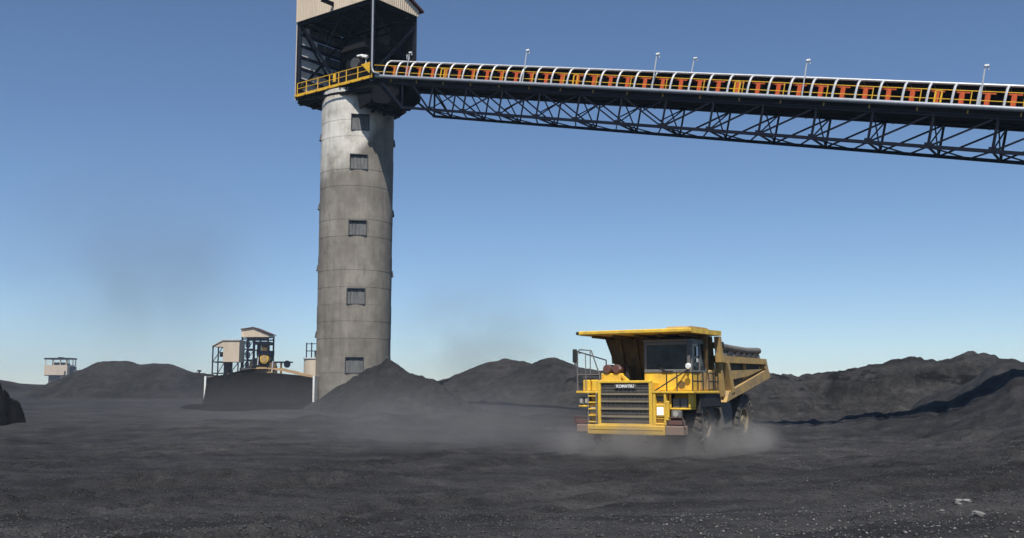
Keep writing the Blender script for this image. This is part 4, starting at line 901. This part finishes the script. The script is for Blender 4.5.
# left-hand ladder column
for y in (-2.08, -1.70): tt('ladder_rail', 'tgrey', [(.02, y, 1.2), (.02, y, 2.5), (-.1, y, 2.62)], .035, 8)
for k in range(5): tb('ladder_rung', 'tyellow', -.25, .06, -2.06, -1.72, 1.28 + k * .27, 1.34 + k * .27, .01)
tb('column_back', 'tyellow', -.55, -.3, -2.1, -1.64, 1.2, 2.5)
hl = tb('headlight', 'tyellow', -.28, -.06, -2.05, -1.72, 1.6, 2.05, .03); T('headlight_lens', 'lens', MB().cbox(-.07, -.04, -2.0, -1.77, 1.66, 1.95, .02), hl)
for y in (-2.58, -2.33): tb('marker_light', 'tgrey', -.3, -.1, y, y + .2, 2.02, 2.34, .03); tb('marker_lens', 'lens', -.1, -.08, y + .04, y + .16, 2.1, 2.26, .005)
tb('front_stay', 'tyellow', -.5, -.12, -2.62, -2.08, 1.92, 2.0)
# deck
mb = MB(); mb.cbox(-3.1, .03, -2.66, -1.63, 2.50, 2.61, .02); T('deck', 'tyellow', mb); mb = MB(); mb.cbox(-3.1, .03, .87, 2.66, 2.50, 2.61, .02); T('deck', 'tyellow', mb)
tb('deck_edge_light', 'tyellow', .03, .06, .88, 2.64, 2.52, 2.6, .005)
for y0, y1 in ((-2.42, -2.08), (-2.0, -1.68)): tb('deck_box', 'tyellow', -.9, -.15, y0, y1, 2.612, 3.08, .03)
tb('filter_bracket', 'tyellow', -1.3, -.5, -1.72, -.80, 2.985, 3.36, .03); T('filter_stay', 'tyellow', MB().beam((-.6, -.82, 3.3), (-.5, -.45, 3.02), .12, .1))
for y in (-1.42, -.98):
    fl_ = T('air_cleaner', 'red', MB().lathe([(.02, -.42), (.16, -.42), (.19, -.38), (.19, .38), (.16, .42), (.02, .42)], 20, Matrix.Translation((-.85, y, 3.54)) @ Matrix.Rotation(R(90), 4, 'Z')), None, True)
    T('end_cap', 'white' if y > -1.2 else 'red', MB().lathe([(.02, 0), (.09, 0), (.09, .03), (.02, .03)], 12, Matrix.Translation((-.45, y + .1, 3.56)) @ Matrix.Rotation(R(90), 4, 'Z')), fl_)
tb('heat_shield', 'tblack', -1.5, -.8, -.72, -.55, 3.0, 3.66, .03)
# left railing and mirror
tt('guard_rail', 'tgrey', [(-.05, -2.62, 2.6), (-.05, -2.62, 4.3), (-.06, -2.5, 4.38), (-.1, -1.98, 4.33), (-.15, -1.62, 3.3), (-.15, -1.6, 2.98)], .032, 8)
tt('guard_rail', 'tgrey', [(-.05, -2.56, 4.22), (-.06, -2.24, 4.22), (-.06, -2.22, 2.62)], .022, 6); tt('guard_rail', 'tgrey', [(-.08, -2.02, 4.3), (-.08, -2.02, 3.3)], .022, 6)
tt('guard_rail', 'tgrey', [(-.05, -2.62, 3.3), (-.1, -1.62, 3.3)], .022, 6); tt('guard_rail', 'tgrey', [(-.06, -2.62, 4.3), (-2.9, -2.62, 4.0), (-2.95, -2.62, 2.6)], .03, 8); tt('guard_rail', 'tgrey', [(-.06, -2.62, 3.3), (-2.9, -2.62, 3.3)], .025, 6)
mr = tb('wing_mirror', 'tblack', -.05, .05, -2.82, -2.62, 3.82, 4.40, .03); tb('mirror_arm', 'tgrey', -.04, .02, -2.75, -2.6, 3.7, 3.82, .01)
# cab
CX0, CX1, CY0, CY1 = -2.5, -.75, .20, 2.32
tb('cab_base', 'tyellow', CX0, CX1, CY0 - .02, CY1 - .02, 2.612, 3.36, .04)
fr = MB()
fr.cbox(CX1 - .12, CX1 + .02, CY0, CY0 + .12, 3.36, 4.60, .02); fr.cbox(CX1 - .12, CX1 + .02, CY1 - .14, CY1, 3.36, 4.60, .02); fr.cbox(CX1 - .10, CX1 + .03, CY0, CY1, 3.36, 3.50, .02); fr.cbox(CX1 - .10, CX1 + .03, CY0, CY1, 4.53, 4.65, .02)
T('windscreen_frame', 'tgrey', fr)
fr = MB(); fr.cbox(CX0, CX1 - .1, CY1 - .08, CY1 + .01, 3.36, 3.46, .01); fr.cbox(CX0, CX1 - .1, CY1 - .08, CY1 + .01, 4.58, 4.72, .01); fr.cbox(CX0, CX0 + .1, CY1 - .08, CY1 + .01, 3.46, 4.58, .01); fr.cbox(-1.72, -1.62, CY1 - .07, CY1 + .02, 3.4, 4.6, .01)
T('side_window_frame', 'tgrey', fr)
tb('cab_roof', 'tgrey', CX0 - .05, CX1 + .06, CY0 - .03, CY1 + .03, 4.66, 4.76, .03); tb('cab_back', 'tgrey', CX0, CX0 + .06, CY0, CY1 - .1, 3.36, 4.7); tb('cab_inner_wall', 'tgrey', CX0, CX1 - .12, CY0, CY0 + .05, 3.36, 4.7)
T('windscreen', 'glass', MB().box(CX1 - .05, CX1 - .03, CY0 + .12, CY1 - .14, 3.5, 4.6)); T('side_window', 'glass', MB().box(CX0 + .1, -1.72, CY1 - .04, CY1 - .025, 3.46, 4.58)); T('side_window', 'glass', MB().box(-1.62, CX1 - .12, CY1 - .04, CY1 - .025, 3.46, 4.58))
tb('door_panel', 'byellow', -2.4, -1.65, CY1 - .018, CY1 + .02, 2.66, 3.36, .01); tb('seat_back', 'tblack', -2.05, -1.9, .9, 1.4, 3.3, 4.1, .05); tb('dashboard', 'tgrey', -1.1, -.9, .3, 2.0, 3.36, 3.62, .04)
T('dash_papers', 'white', MB().box(-1.05, -.95, .45, .75, 3.62, 3.66)); T('dash_papers', 'white', MB().box(-1.05, -.95, .85, 1.0, 3.62, 3.66))
tb('number_plate', 'white', -1.45, -1.25, CY1 + .012, CY1 + .022, 4.05, 4.45, .003); tb('number_plate', 'white', -1.45, -1.25, CY1 + .012, CY1 + .022, 3.8, 3.95, .003)
mr = tb('wing_mirror', 'board', -.50, -.42, 2.22, 2.36, 3.75, 4.70, .03); tt('mirror_arm', 'tgrey', [(-.75, 2.29, 4.68), (-.46, 2.29, 4.66), (-.46, 2.29, 3.6)], .03, 6)
T('round_mirror', 'white', MB().lathe([(.01, -.03), (.11, -.03), (.13, 0), (.11, .03), (.01, .04)], 18, Matrix.Translation((-.38, 2.30, 3.62)) @ Matrix.Rotation(R(-90), 4, 'Z')), None, True)
T('wiper', 'tblack', MB().tube([(CX1 + .05, 1.2, 3.42), (CX1 + .05, .85, 3.62)], .02, 5)); tb('grab_handle', 'tblack', CX1 + .03, CX1 + .06, 1.0, 1.5, 3.38, 3.44, .01)
tt('access_hole', 'under', [(CX1 - .01, 1.85, 2.86), (CX1 + .02, 1.85, 2.86)], .16, 16)
# deck handrails on the right
for pts in ([(.0, .95, 2.6), (-.7, 2.1, 3.45)], [(.0, 1.5, 2.6), (.0, 1.5, 3.35), (.0, 1.95, 3.35), (.0, 1.95, 2.6)], [(.0, 2.62, 2.6), (.0, 2.62, 3.35), (-1.2, 2.62, 3.35), (-1.2, 2.62, 2.6)], [(.0, 2.62, 3.0), (-1.2, 2.62, 3.0)], [(-1.9, 2.62, 2.6), (-1.9, 2.62, 3.35), (-3.0, 2.62, 3.35), (-3.0, 2.62, 2.6)], [(-1.9, 2.62, 3.0), (-3.0, 2.62, 3.0)], [(-.6, 2.62, 2.6), (-.6, 2.62, 3.35)], [(-2.45, 2.62, 2.6), (-2.45, 2.62, 3.35)]):
    tt('guard_rail', 'tblack', pts, .028, 6)
tb('deck_tank', 'byellow', -3.0, -2.6, .3, 2.4, 2.62, 3.5, .05)
# dark recess under the deck, fender and tanks
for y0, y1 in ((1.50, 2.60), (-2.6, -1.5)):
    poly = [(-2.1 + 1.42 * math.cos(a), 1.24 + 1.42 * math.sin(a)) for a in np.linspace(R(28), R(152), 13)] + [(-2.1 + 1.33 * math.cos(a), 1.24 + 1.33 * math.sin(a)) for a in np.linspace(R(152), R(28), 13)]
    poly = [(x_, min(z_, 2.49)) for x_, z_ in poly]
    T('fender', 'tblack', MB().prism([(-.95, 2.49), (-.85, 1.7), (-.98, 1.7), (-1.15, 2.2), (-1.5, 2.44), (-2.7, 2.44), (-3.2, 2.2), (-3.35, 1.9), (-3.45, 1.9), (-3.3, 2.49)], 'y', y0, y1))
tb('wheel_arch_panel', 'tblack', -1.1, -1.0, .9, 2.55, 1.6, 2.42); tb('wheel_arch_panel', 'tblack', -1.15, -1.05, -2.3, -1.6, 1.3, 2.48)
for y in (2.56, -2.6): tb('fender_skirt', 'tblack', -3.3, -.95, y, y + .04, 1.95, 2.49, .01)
T('fuel_tank', 'board', MB().prism([(-5.5, 1.0), (-4.0, 1.0), (-3.75, 1.3), (-3.75, 2.0), (-4.1, 2.25), (-5.2, 2.25), (-5.6, 1.8)], 'y', 1.35, 2.35)); T('hydraulic_tank', 'board', MB().prism([(-5.5, 1.0), (-4.0, 1.0), (-3.75, 1.3), (-3.75, 2.0), (-4.1, 2.25), (-5.2, 2.25), (-5.6, 1.8)], 'y', -2.35, -1.35))
tb('mud_flap', 'tyre', -3.72, -3.66, 1.6, 2.5, .9, 2.3); tb('mud_flap', 'tyre', -3.72, -3.66, -2.5, -1.6, .9, 2.3)
# dump body: floor, front wall, canopy, sides with ribs
body = T('dump_body', 'under', MB().prism([(-3.3, 4.98), (-3.6, 4.98), (-3.95, 3.2), (-5.0, 2.45), (-10.45, 3.5), (-10.5, 3.3), (-4.9, 2.15), (-3.75, 2.65), (-3.6, 4.0)], 'y', -2.2, 2.2))
# tapering front wall seen under the canopy
T('front_wall', 'under', MB().hexa([(-2.55, -1.75, 3.05), (-2.55, 2.3, 3.05), (-2.75, 2.3, 3.05), (-2.75, -1.75, 3.05), (-2.0, -2.25, 4.97), (-2.0, 2.5, 4.97), (-2.2, 2.5, 4.97), (-2.2, -2.25, 4.97)]), body)
for y in (-1.5, -.75, 0, .8, 1.6): T('front_rib', 'under', MB().beam((-2.50, y * .95, 3.1), (-1.96, y, 4.9), .14, .14), body)
T('canopy', 'tyellow', MB().prism([(-.02, 4.97), (.06, 5.0), (.08, 5.12), (.0, 5.16), (-3.6, 5.20), (-3.6, 5.0)], 'y', -2.45, 2.62), body)
T('canopy_lip', 'tyellow', MB().cbox(.04, .14, -2.47, 2.64, 4.99, 5.15, .03), body)
T('canopy_corner', 'tblack', MB().cbox(-.2, .1, -2.62, -2.47, 5.0, 5.14, .03), body)
T('canopy_cap', 'byellow', MB().prism([(-.4, 5.17), (-.7, 5.28), (-2.6, 5.30), (-3.2, 5.2)], 'y', 1.3, 2.3), body)
for y in (-1.9, -.9, .1, 1.1, 2.1): T('canopy_rib', 'under', MB().cbox(-3.2, -.1, y - .06, y + .06, 4.86, 4.965, .01), body)
for sd in (1, -1):
    Y0, Y1 = sd * 2.22, sd * 2.36
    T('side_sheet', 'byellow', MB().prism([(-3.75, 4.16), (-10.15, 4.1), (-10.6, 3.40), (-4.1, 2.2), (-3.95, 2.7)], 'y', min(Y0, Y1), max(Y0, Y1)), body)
    a0, a1 = sorted((sd * 2.361, sd * 2.62))
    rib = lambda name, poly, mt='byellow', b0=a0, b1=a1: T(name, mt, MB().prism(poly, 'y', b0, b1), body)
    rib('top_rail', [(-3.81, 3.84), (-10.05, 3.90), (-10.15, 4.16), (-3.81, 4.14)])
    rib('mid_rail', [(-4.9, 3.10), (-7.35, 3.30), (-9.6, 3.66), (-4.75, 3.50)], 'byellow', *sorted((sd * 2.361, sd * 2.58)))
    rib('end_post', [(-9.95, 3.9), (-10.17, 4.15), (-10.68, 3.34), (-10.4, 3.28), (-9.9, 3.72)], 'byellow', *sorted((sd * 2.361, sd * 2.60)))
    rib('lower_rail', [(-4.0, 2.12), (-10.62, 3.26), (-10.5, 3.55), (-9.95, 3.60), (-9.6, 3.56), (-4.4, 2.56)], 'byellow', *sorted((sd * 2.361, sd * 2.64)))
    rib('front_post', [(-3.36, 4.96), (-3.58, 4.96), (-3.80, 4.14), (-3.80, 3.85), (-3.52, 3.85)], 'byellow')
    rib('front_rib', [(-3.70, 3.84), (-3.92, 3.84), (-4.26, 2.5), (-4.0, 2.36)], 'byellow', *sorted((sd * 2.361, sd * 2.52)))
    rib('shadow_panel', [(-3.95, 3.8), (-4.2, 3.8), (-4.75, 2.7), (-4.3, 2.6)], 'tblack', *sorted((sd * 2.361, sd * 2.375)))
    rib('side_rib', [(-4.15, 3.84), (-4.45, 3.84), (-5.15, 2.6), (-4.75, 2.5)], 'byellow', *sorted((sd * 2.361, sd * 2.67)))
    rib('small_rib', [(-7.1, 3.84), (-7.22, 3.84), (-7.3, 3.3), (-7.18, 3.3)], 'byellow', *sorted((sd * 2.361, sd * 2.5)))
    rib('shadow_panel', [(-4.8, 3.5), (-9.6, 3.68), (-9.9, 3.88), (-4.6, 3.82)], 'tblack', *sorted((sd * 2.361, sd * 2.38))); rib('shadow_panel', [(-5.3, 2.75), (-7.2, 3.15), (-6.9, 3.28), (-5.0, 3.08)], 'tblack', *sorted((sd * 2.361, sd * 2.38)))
    T('side_board', 'board', MB().hexa([(-3.9, sd * 2.30, 4.17), (-10.0, sd * 2.30, 4.17), (-10.0, sd * 2.36, 4.17), (-3.9, sd * 2.36, 4.17), (-3.9, sd * 2.16, 4.56), (-10.0, sd * 2.16, 4.58), (-10.0, sd * 2.22, 4.58), (-3.9, sd * 2.22, 4.56)]), body)
    T('board_tube', 'board', MB().tube([(-3.8, sd * 2.24, 4.60), (-6, sd * 2.24, 4.53), (-8, sd * 2.24, 4.50), (-10.05, sd * 2.24, 4.56)], .16, 10), body, True)
    for x in (-5.0, -6.1, -7.0, -7.8, -8.6): T('board_gusset', 'tblack', MB().hexa([(x, sd * 2.36, 4.17), (x - .55, sd * 2.36, 4.17), (x - .55, sd * 2.5, 4.17), (x, sd * 2.5, 4.17), (x - .5, sd * 2.22, 4.5), (x - .62, sd * 2.22, 4.5), (x - .62, sd * 2.3, 4.5), (x - .5, sd * 2.3, 4.5)]), body)
    T('bracket_clump', 'tblack', MB().cbox(-3.95, -3.6, min(a0, a1), max(a0, a1), 4.45, 4.75, .04), body)
T('tail_plate', 'byellow', MB().beam((-10.5, -2.3, 3.55), (-10.5, 2.3, 3.55), .16, .2), body)
# coal load
gx, gy = np.meshgrid(np.linspace(-9.2, -3.9, 40), np.linspace(-2.15, 2.15, 30))
gz = 3.9 + .35 * np.cos((gx + 6.5) / 3.4) * np.cos(gy / 2.2) - .1 * np.abs(gx + 6.5) * .4 + .12 * fbm(gx * 1.5, gy * 1.5, 4, 3)
o = np_mesh('coal_load', gx, gy, gz, M['black_coal']); o.parent = tk; o2 = o
tag(o2, 'black coal heaped inside the dump body of the yellow truck', 'coal'); o2.parent = None
o2.matrix_world = Matrix.Translation((5.05, 42.0, 0)) @ Matrix.Rotation(R(-121), 4, 'Z')
# driver
def driver():
    import bmesh
    j = {'pel': (-1.75, 1.15, 3.30), 'wai': (-1.77, 1.15, 3.5), 'che': (-1.78, 1.15, 3.75), 'nek': (-1.77, 1.15, 3.98), 'hd': (-1.74, 1.15, 4.1), 'ls': (-1.76, 1.36, 3.88), 'le': (-1.6, 1.46, 3.66), 'lw': (-1.35, 1.33, 3.68), 'rs': (-1.76, .94, 3.88), 're': (-1.6, .84, 3.66), 'rw': (-1.35, .97, 3.68),
         'lk': (-1.3, 1.3, 3.28), 'lf': (-1.2, 1.3, 2.95), 'rk': (-1.3, 1.0, 3.28), 'rf': (-1.2, 1.0, 2.95)}
    e = [('pel', 'wai', ), ('wai', 'che'), ('che', 'nek'), ('nek', 'hd'), ('che', 'ls'), ('ls', 'le'), ('le', 'lw'), ('che', 'rs'), ('rs', 're'), ('re', 'rw'), ('pel', 'lk'), ('lk', 'lf'), ('pel', 'rk'), ('rk', 'rf')]
    rad = {'pel': .15, 'wai': .14, 'che': .16, 'nek': .065, 'hd': .095, 'ls': .07, 'le': .05, 'lw': .035, 'rs': .07, 're': .05, 'rw': .035, 'lk': .08, 'lf': .06, 'rk': .08, 'rf': .06}
    ks = list(j); me = bpy.data.meshes.new('person'); me.from_pydata([j[k] for k in ks], [(ks.index(a), ks.index(b)) for a, b in e], [])
    o = bpy.data.objects.new('person', me); col.objects.link(o); me.materials.append(M['cloth'])
    m = o.modifiers.new('skin', 'SKIN'); m.use_smooth_shade = True
    for i, k in enumerate(ks): me.skin_vertices[0].data[i].radius = (rad[k], rad[k]); me.skin_vertices[0].data[i].use_root = (k == 'pel')
    o.modifiers.new('sub', 'SUBSURF').levels = 1
    o.matrix_world = Matrix.Translation((5.05, 42.0, 0)) @ Matrix.Rotation(R(-121), 4, 'Z')
    tag(o, 'driver in a blue shirt and white hard hat behind the windscreen', 'person')
    hd = MB().lathe([(.01, -.13), (.06, -.12), (.085, -.06), (.092, .02), (.085, .08), (.05, .125), (.01, .13)], 18, Matrix.Translation((-1.71, 1.15, 4.13)) @ Matrix.Rotation(R(90), 4, 'X')); hd.tube([(-1.625, 1.15, 4.15), (-1.60, 1.15, 4.12)], .018, 6)
    hd.build('head', M['skin'], o, True); hat = MB().lathe([(.13, .0), (.125, .03), (.11, .08), (.06, .12), (.01, .13)], 18, Matrix.Translation((-1.71, 1.15, 4.19)) @ Matrix.Rotation(R(90), 4, 'X')); hat.build('hard_hat', M['white'], o, True)
    for y in (1.33, .97):
        mb = MB()
        for k in range(5): mb.tube([(-1.35, y - .03 + k * .015, 3.69), (-1.27, y - .035 + k * .017, 3.72), (-1.24, y - .03 + k * .016, 3.69), (-1.26, y - .03 + k * .016, 3.66)], .009, 5)
        mb.cbox(-1.38, -1.29, y - .045, y + .045, 3.665, 3.70, .012); mb.build('hand', M['skin'], o, True)
driver()
sw = MB(); sw.tube([(-1.25 - .05 * math.sin(a), 1.15 + .2 * math.cos(a), 3.68 + .17 * math.sin(a)) for a in np.linspace(0, 2 * math.pi, 21)], .015, 6); T('steering_wheel', 'tblack', sw, None, True)

# ------------------------------------------------------------------ dust in the air
def dust(name, label, loc, size, dens, colr, scale=.4, thr=(.42, .7), rz=0, det=4, power=1.0, flat=False, seed=0.0):
    mb = MB(); import bmesh
    bm = bmesh.new(); bmesh.ops.create_icosphere(bm, subdivisions=3, radius=1)
    me = bpy.data.meshes.new(name); bm.to_mesh(me); bm.free()
    o = bpy.data.objects.new(name, me); col.objects.link(o); o.location = loc; o.scale = size; o.rotation_euler = (0, 0, rz)
    m = bpy.data.materials.new(name); m.use_nodes = True; t = m.node_tree; t.nodes.clear()
    ou = N(t, 'OutputMaterial'); pv = N(t, 'VolumePrincipled'); t.links.new(pv.outputs[0], ou.inputs['Volume'])
    pv.inputs['Color'].default_value = (*colr, 1); pv.inputs['Anisotropy'].default_value = .2
    tc = N(t, 'TexCoord'); ln = N(t, 'VectorMath', operation='LENGTH'); t.links.new(tc.outputs['Object'], ln.inputs[0])
    fall = N(t, 'MapRange', interpolation_type='SMOOTHSTEP'); t.links.new(ln.outputs['Value'], fall.inputs[0])
    fall.inputs[1].default_value = .05; fall.inputs[2].default_value = 1; fall.inputs[3].default_value = 1; fall.inputs[4].default_value = 0
    mp = N(t, 'Mapping'); mp.inputs['Scale'].default_value = tuple(s * scale for s in size); mp.inputs['Location'].default_value = (seed, seed * 2, 0); t.links.new(tc.outputs['Object'], mp.inputs[0])
    n = N(t, 'TexNoise'); n.inputs['Scale'].default_value = 1; n.inputs['Detail'].default_value = det; n.inputs['Roughness'].default_value = .6; n.inputs['Distortion'].default_value = .4; t.links.new(mp.outputs[0], n.inputs['Vector'])
    th = N(t, 'MapRange'); t.links.new(n.outputs[0], th.inputs[0]); th.inputs[1].default_value = thr[0]; th.inputs[2].default_value = thr[1]
    d = mathn(t, 'MULTIPLY', mathn(t, 'MULTIPLY', mathn(t, 'POWER', fall.outputs[0], 1.8), th.outputs[0]), dens)
    t.links.new(d, pv.inputs['Density']); me.materials.append(m)
    tag(o, label, 'dust', kind='stuff'); return o
DC = (.56, .545, .53)
dust('dust_cloud', 'grey dust kicked up behind the rear wheels of the truck', (10.6, 46.6, .2), (3.0, 2.4, 1.8), 2.6, DC, .7, (.35, .7), R(59))
dust('dust_cloud', 'low dust boiling round the front wheels of the truck', (6.0, 42.5, .3), (6.8, 4.2, 1.9), 2.3, DC, .6, (.32, .75), R(10), seed=3)
dust('dust_veil', 'thin dust drifting left of the truck over the ground', (-3, 47, .8), (14, 10, 3.2), .13, DC, .25, (.25, .75), R(8), seed=5)
dust('dust_veil', 'thin dust hanging over the flat ground before the tower', (-14, 62, 1.0), (26, 15, 5.0), .04, DC, .15, (.2, .75), seed=8)
dust('dust_plume', 'faint brown dust plume rising right of the tower', (-3.0, 118, 8), (19, 9, 14), .12, (.36, .33, .32), .11, (.28, .78), seed=11)
dust('dust_plume', 'faint brown smoke smudge in the sky on the left', (-50, 135, 19), (34, 12, 24), .075, (.30, .27, .26), .06, (.26, .8), seed=15)
dust('dust_veil', 'wide thin smog hanging low behind the plant on the left', (-170, 330, 8), (230, 60, 33), .0055, (.50, .56, .64), .012, (.0, .6), seed=21)

# ------------------------------------------------------------------ haze
hz = MB().box(-1560, 1560, -1560, 1560, -3, 44).build('haze', M['grime']); tag(hz, 'thin pale haze filling the air over the site', 'haze', kind='stuff')
m = bpy.data.materials.new('haze'); m.use_nodes = True; t = m.node_tree; t.nodes.clear()
ou = N(t, 'OutputMaterial'); pv = N(t, 'VolumePrincipled'); t.links.new(pv.outputs[0], ou.inputs['Volume'])
pv.inputs['Color'].default_value = (.58, .78, 1.0, 1); pv.inputs['Density'].default_value = .00022; pv.inputs['Anisotropy'].default_value = .1
hz.data.materials.clear(); hz.data.materials.append(m)
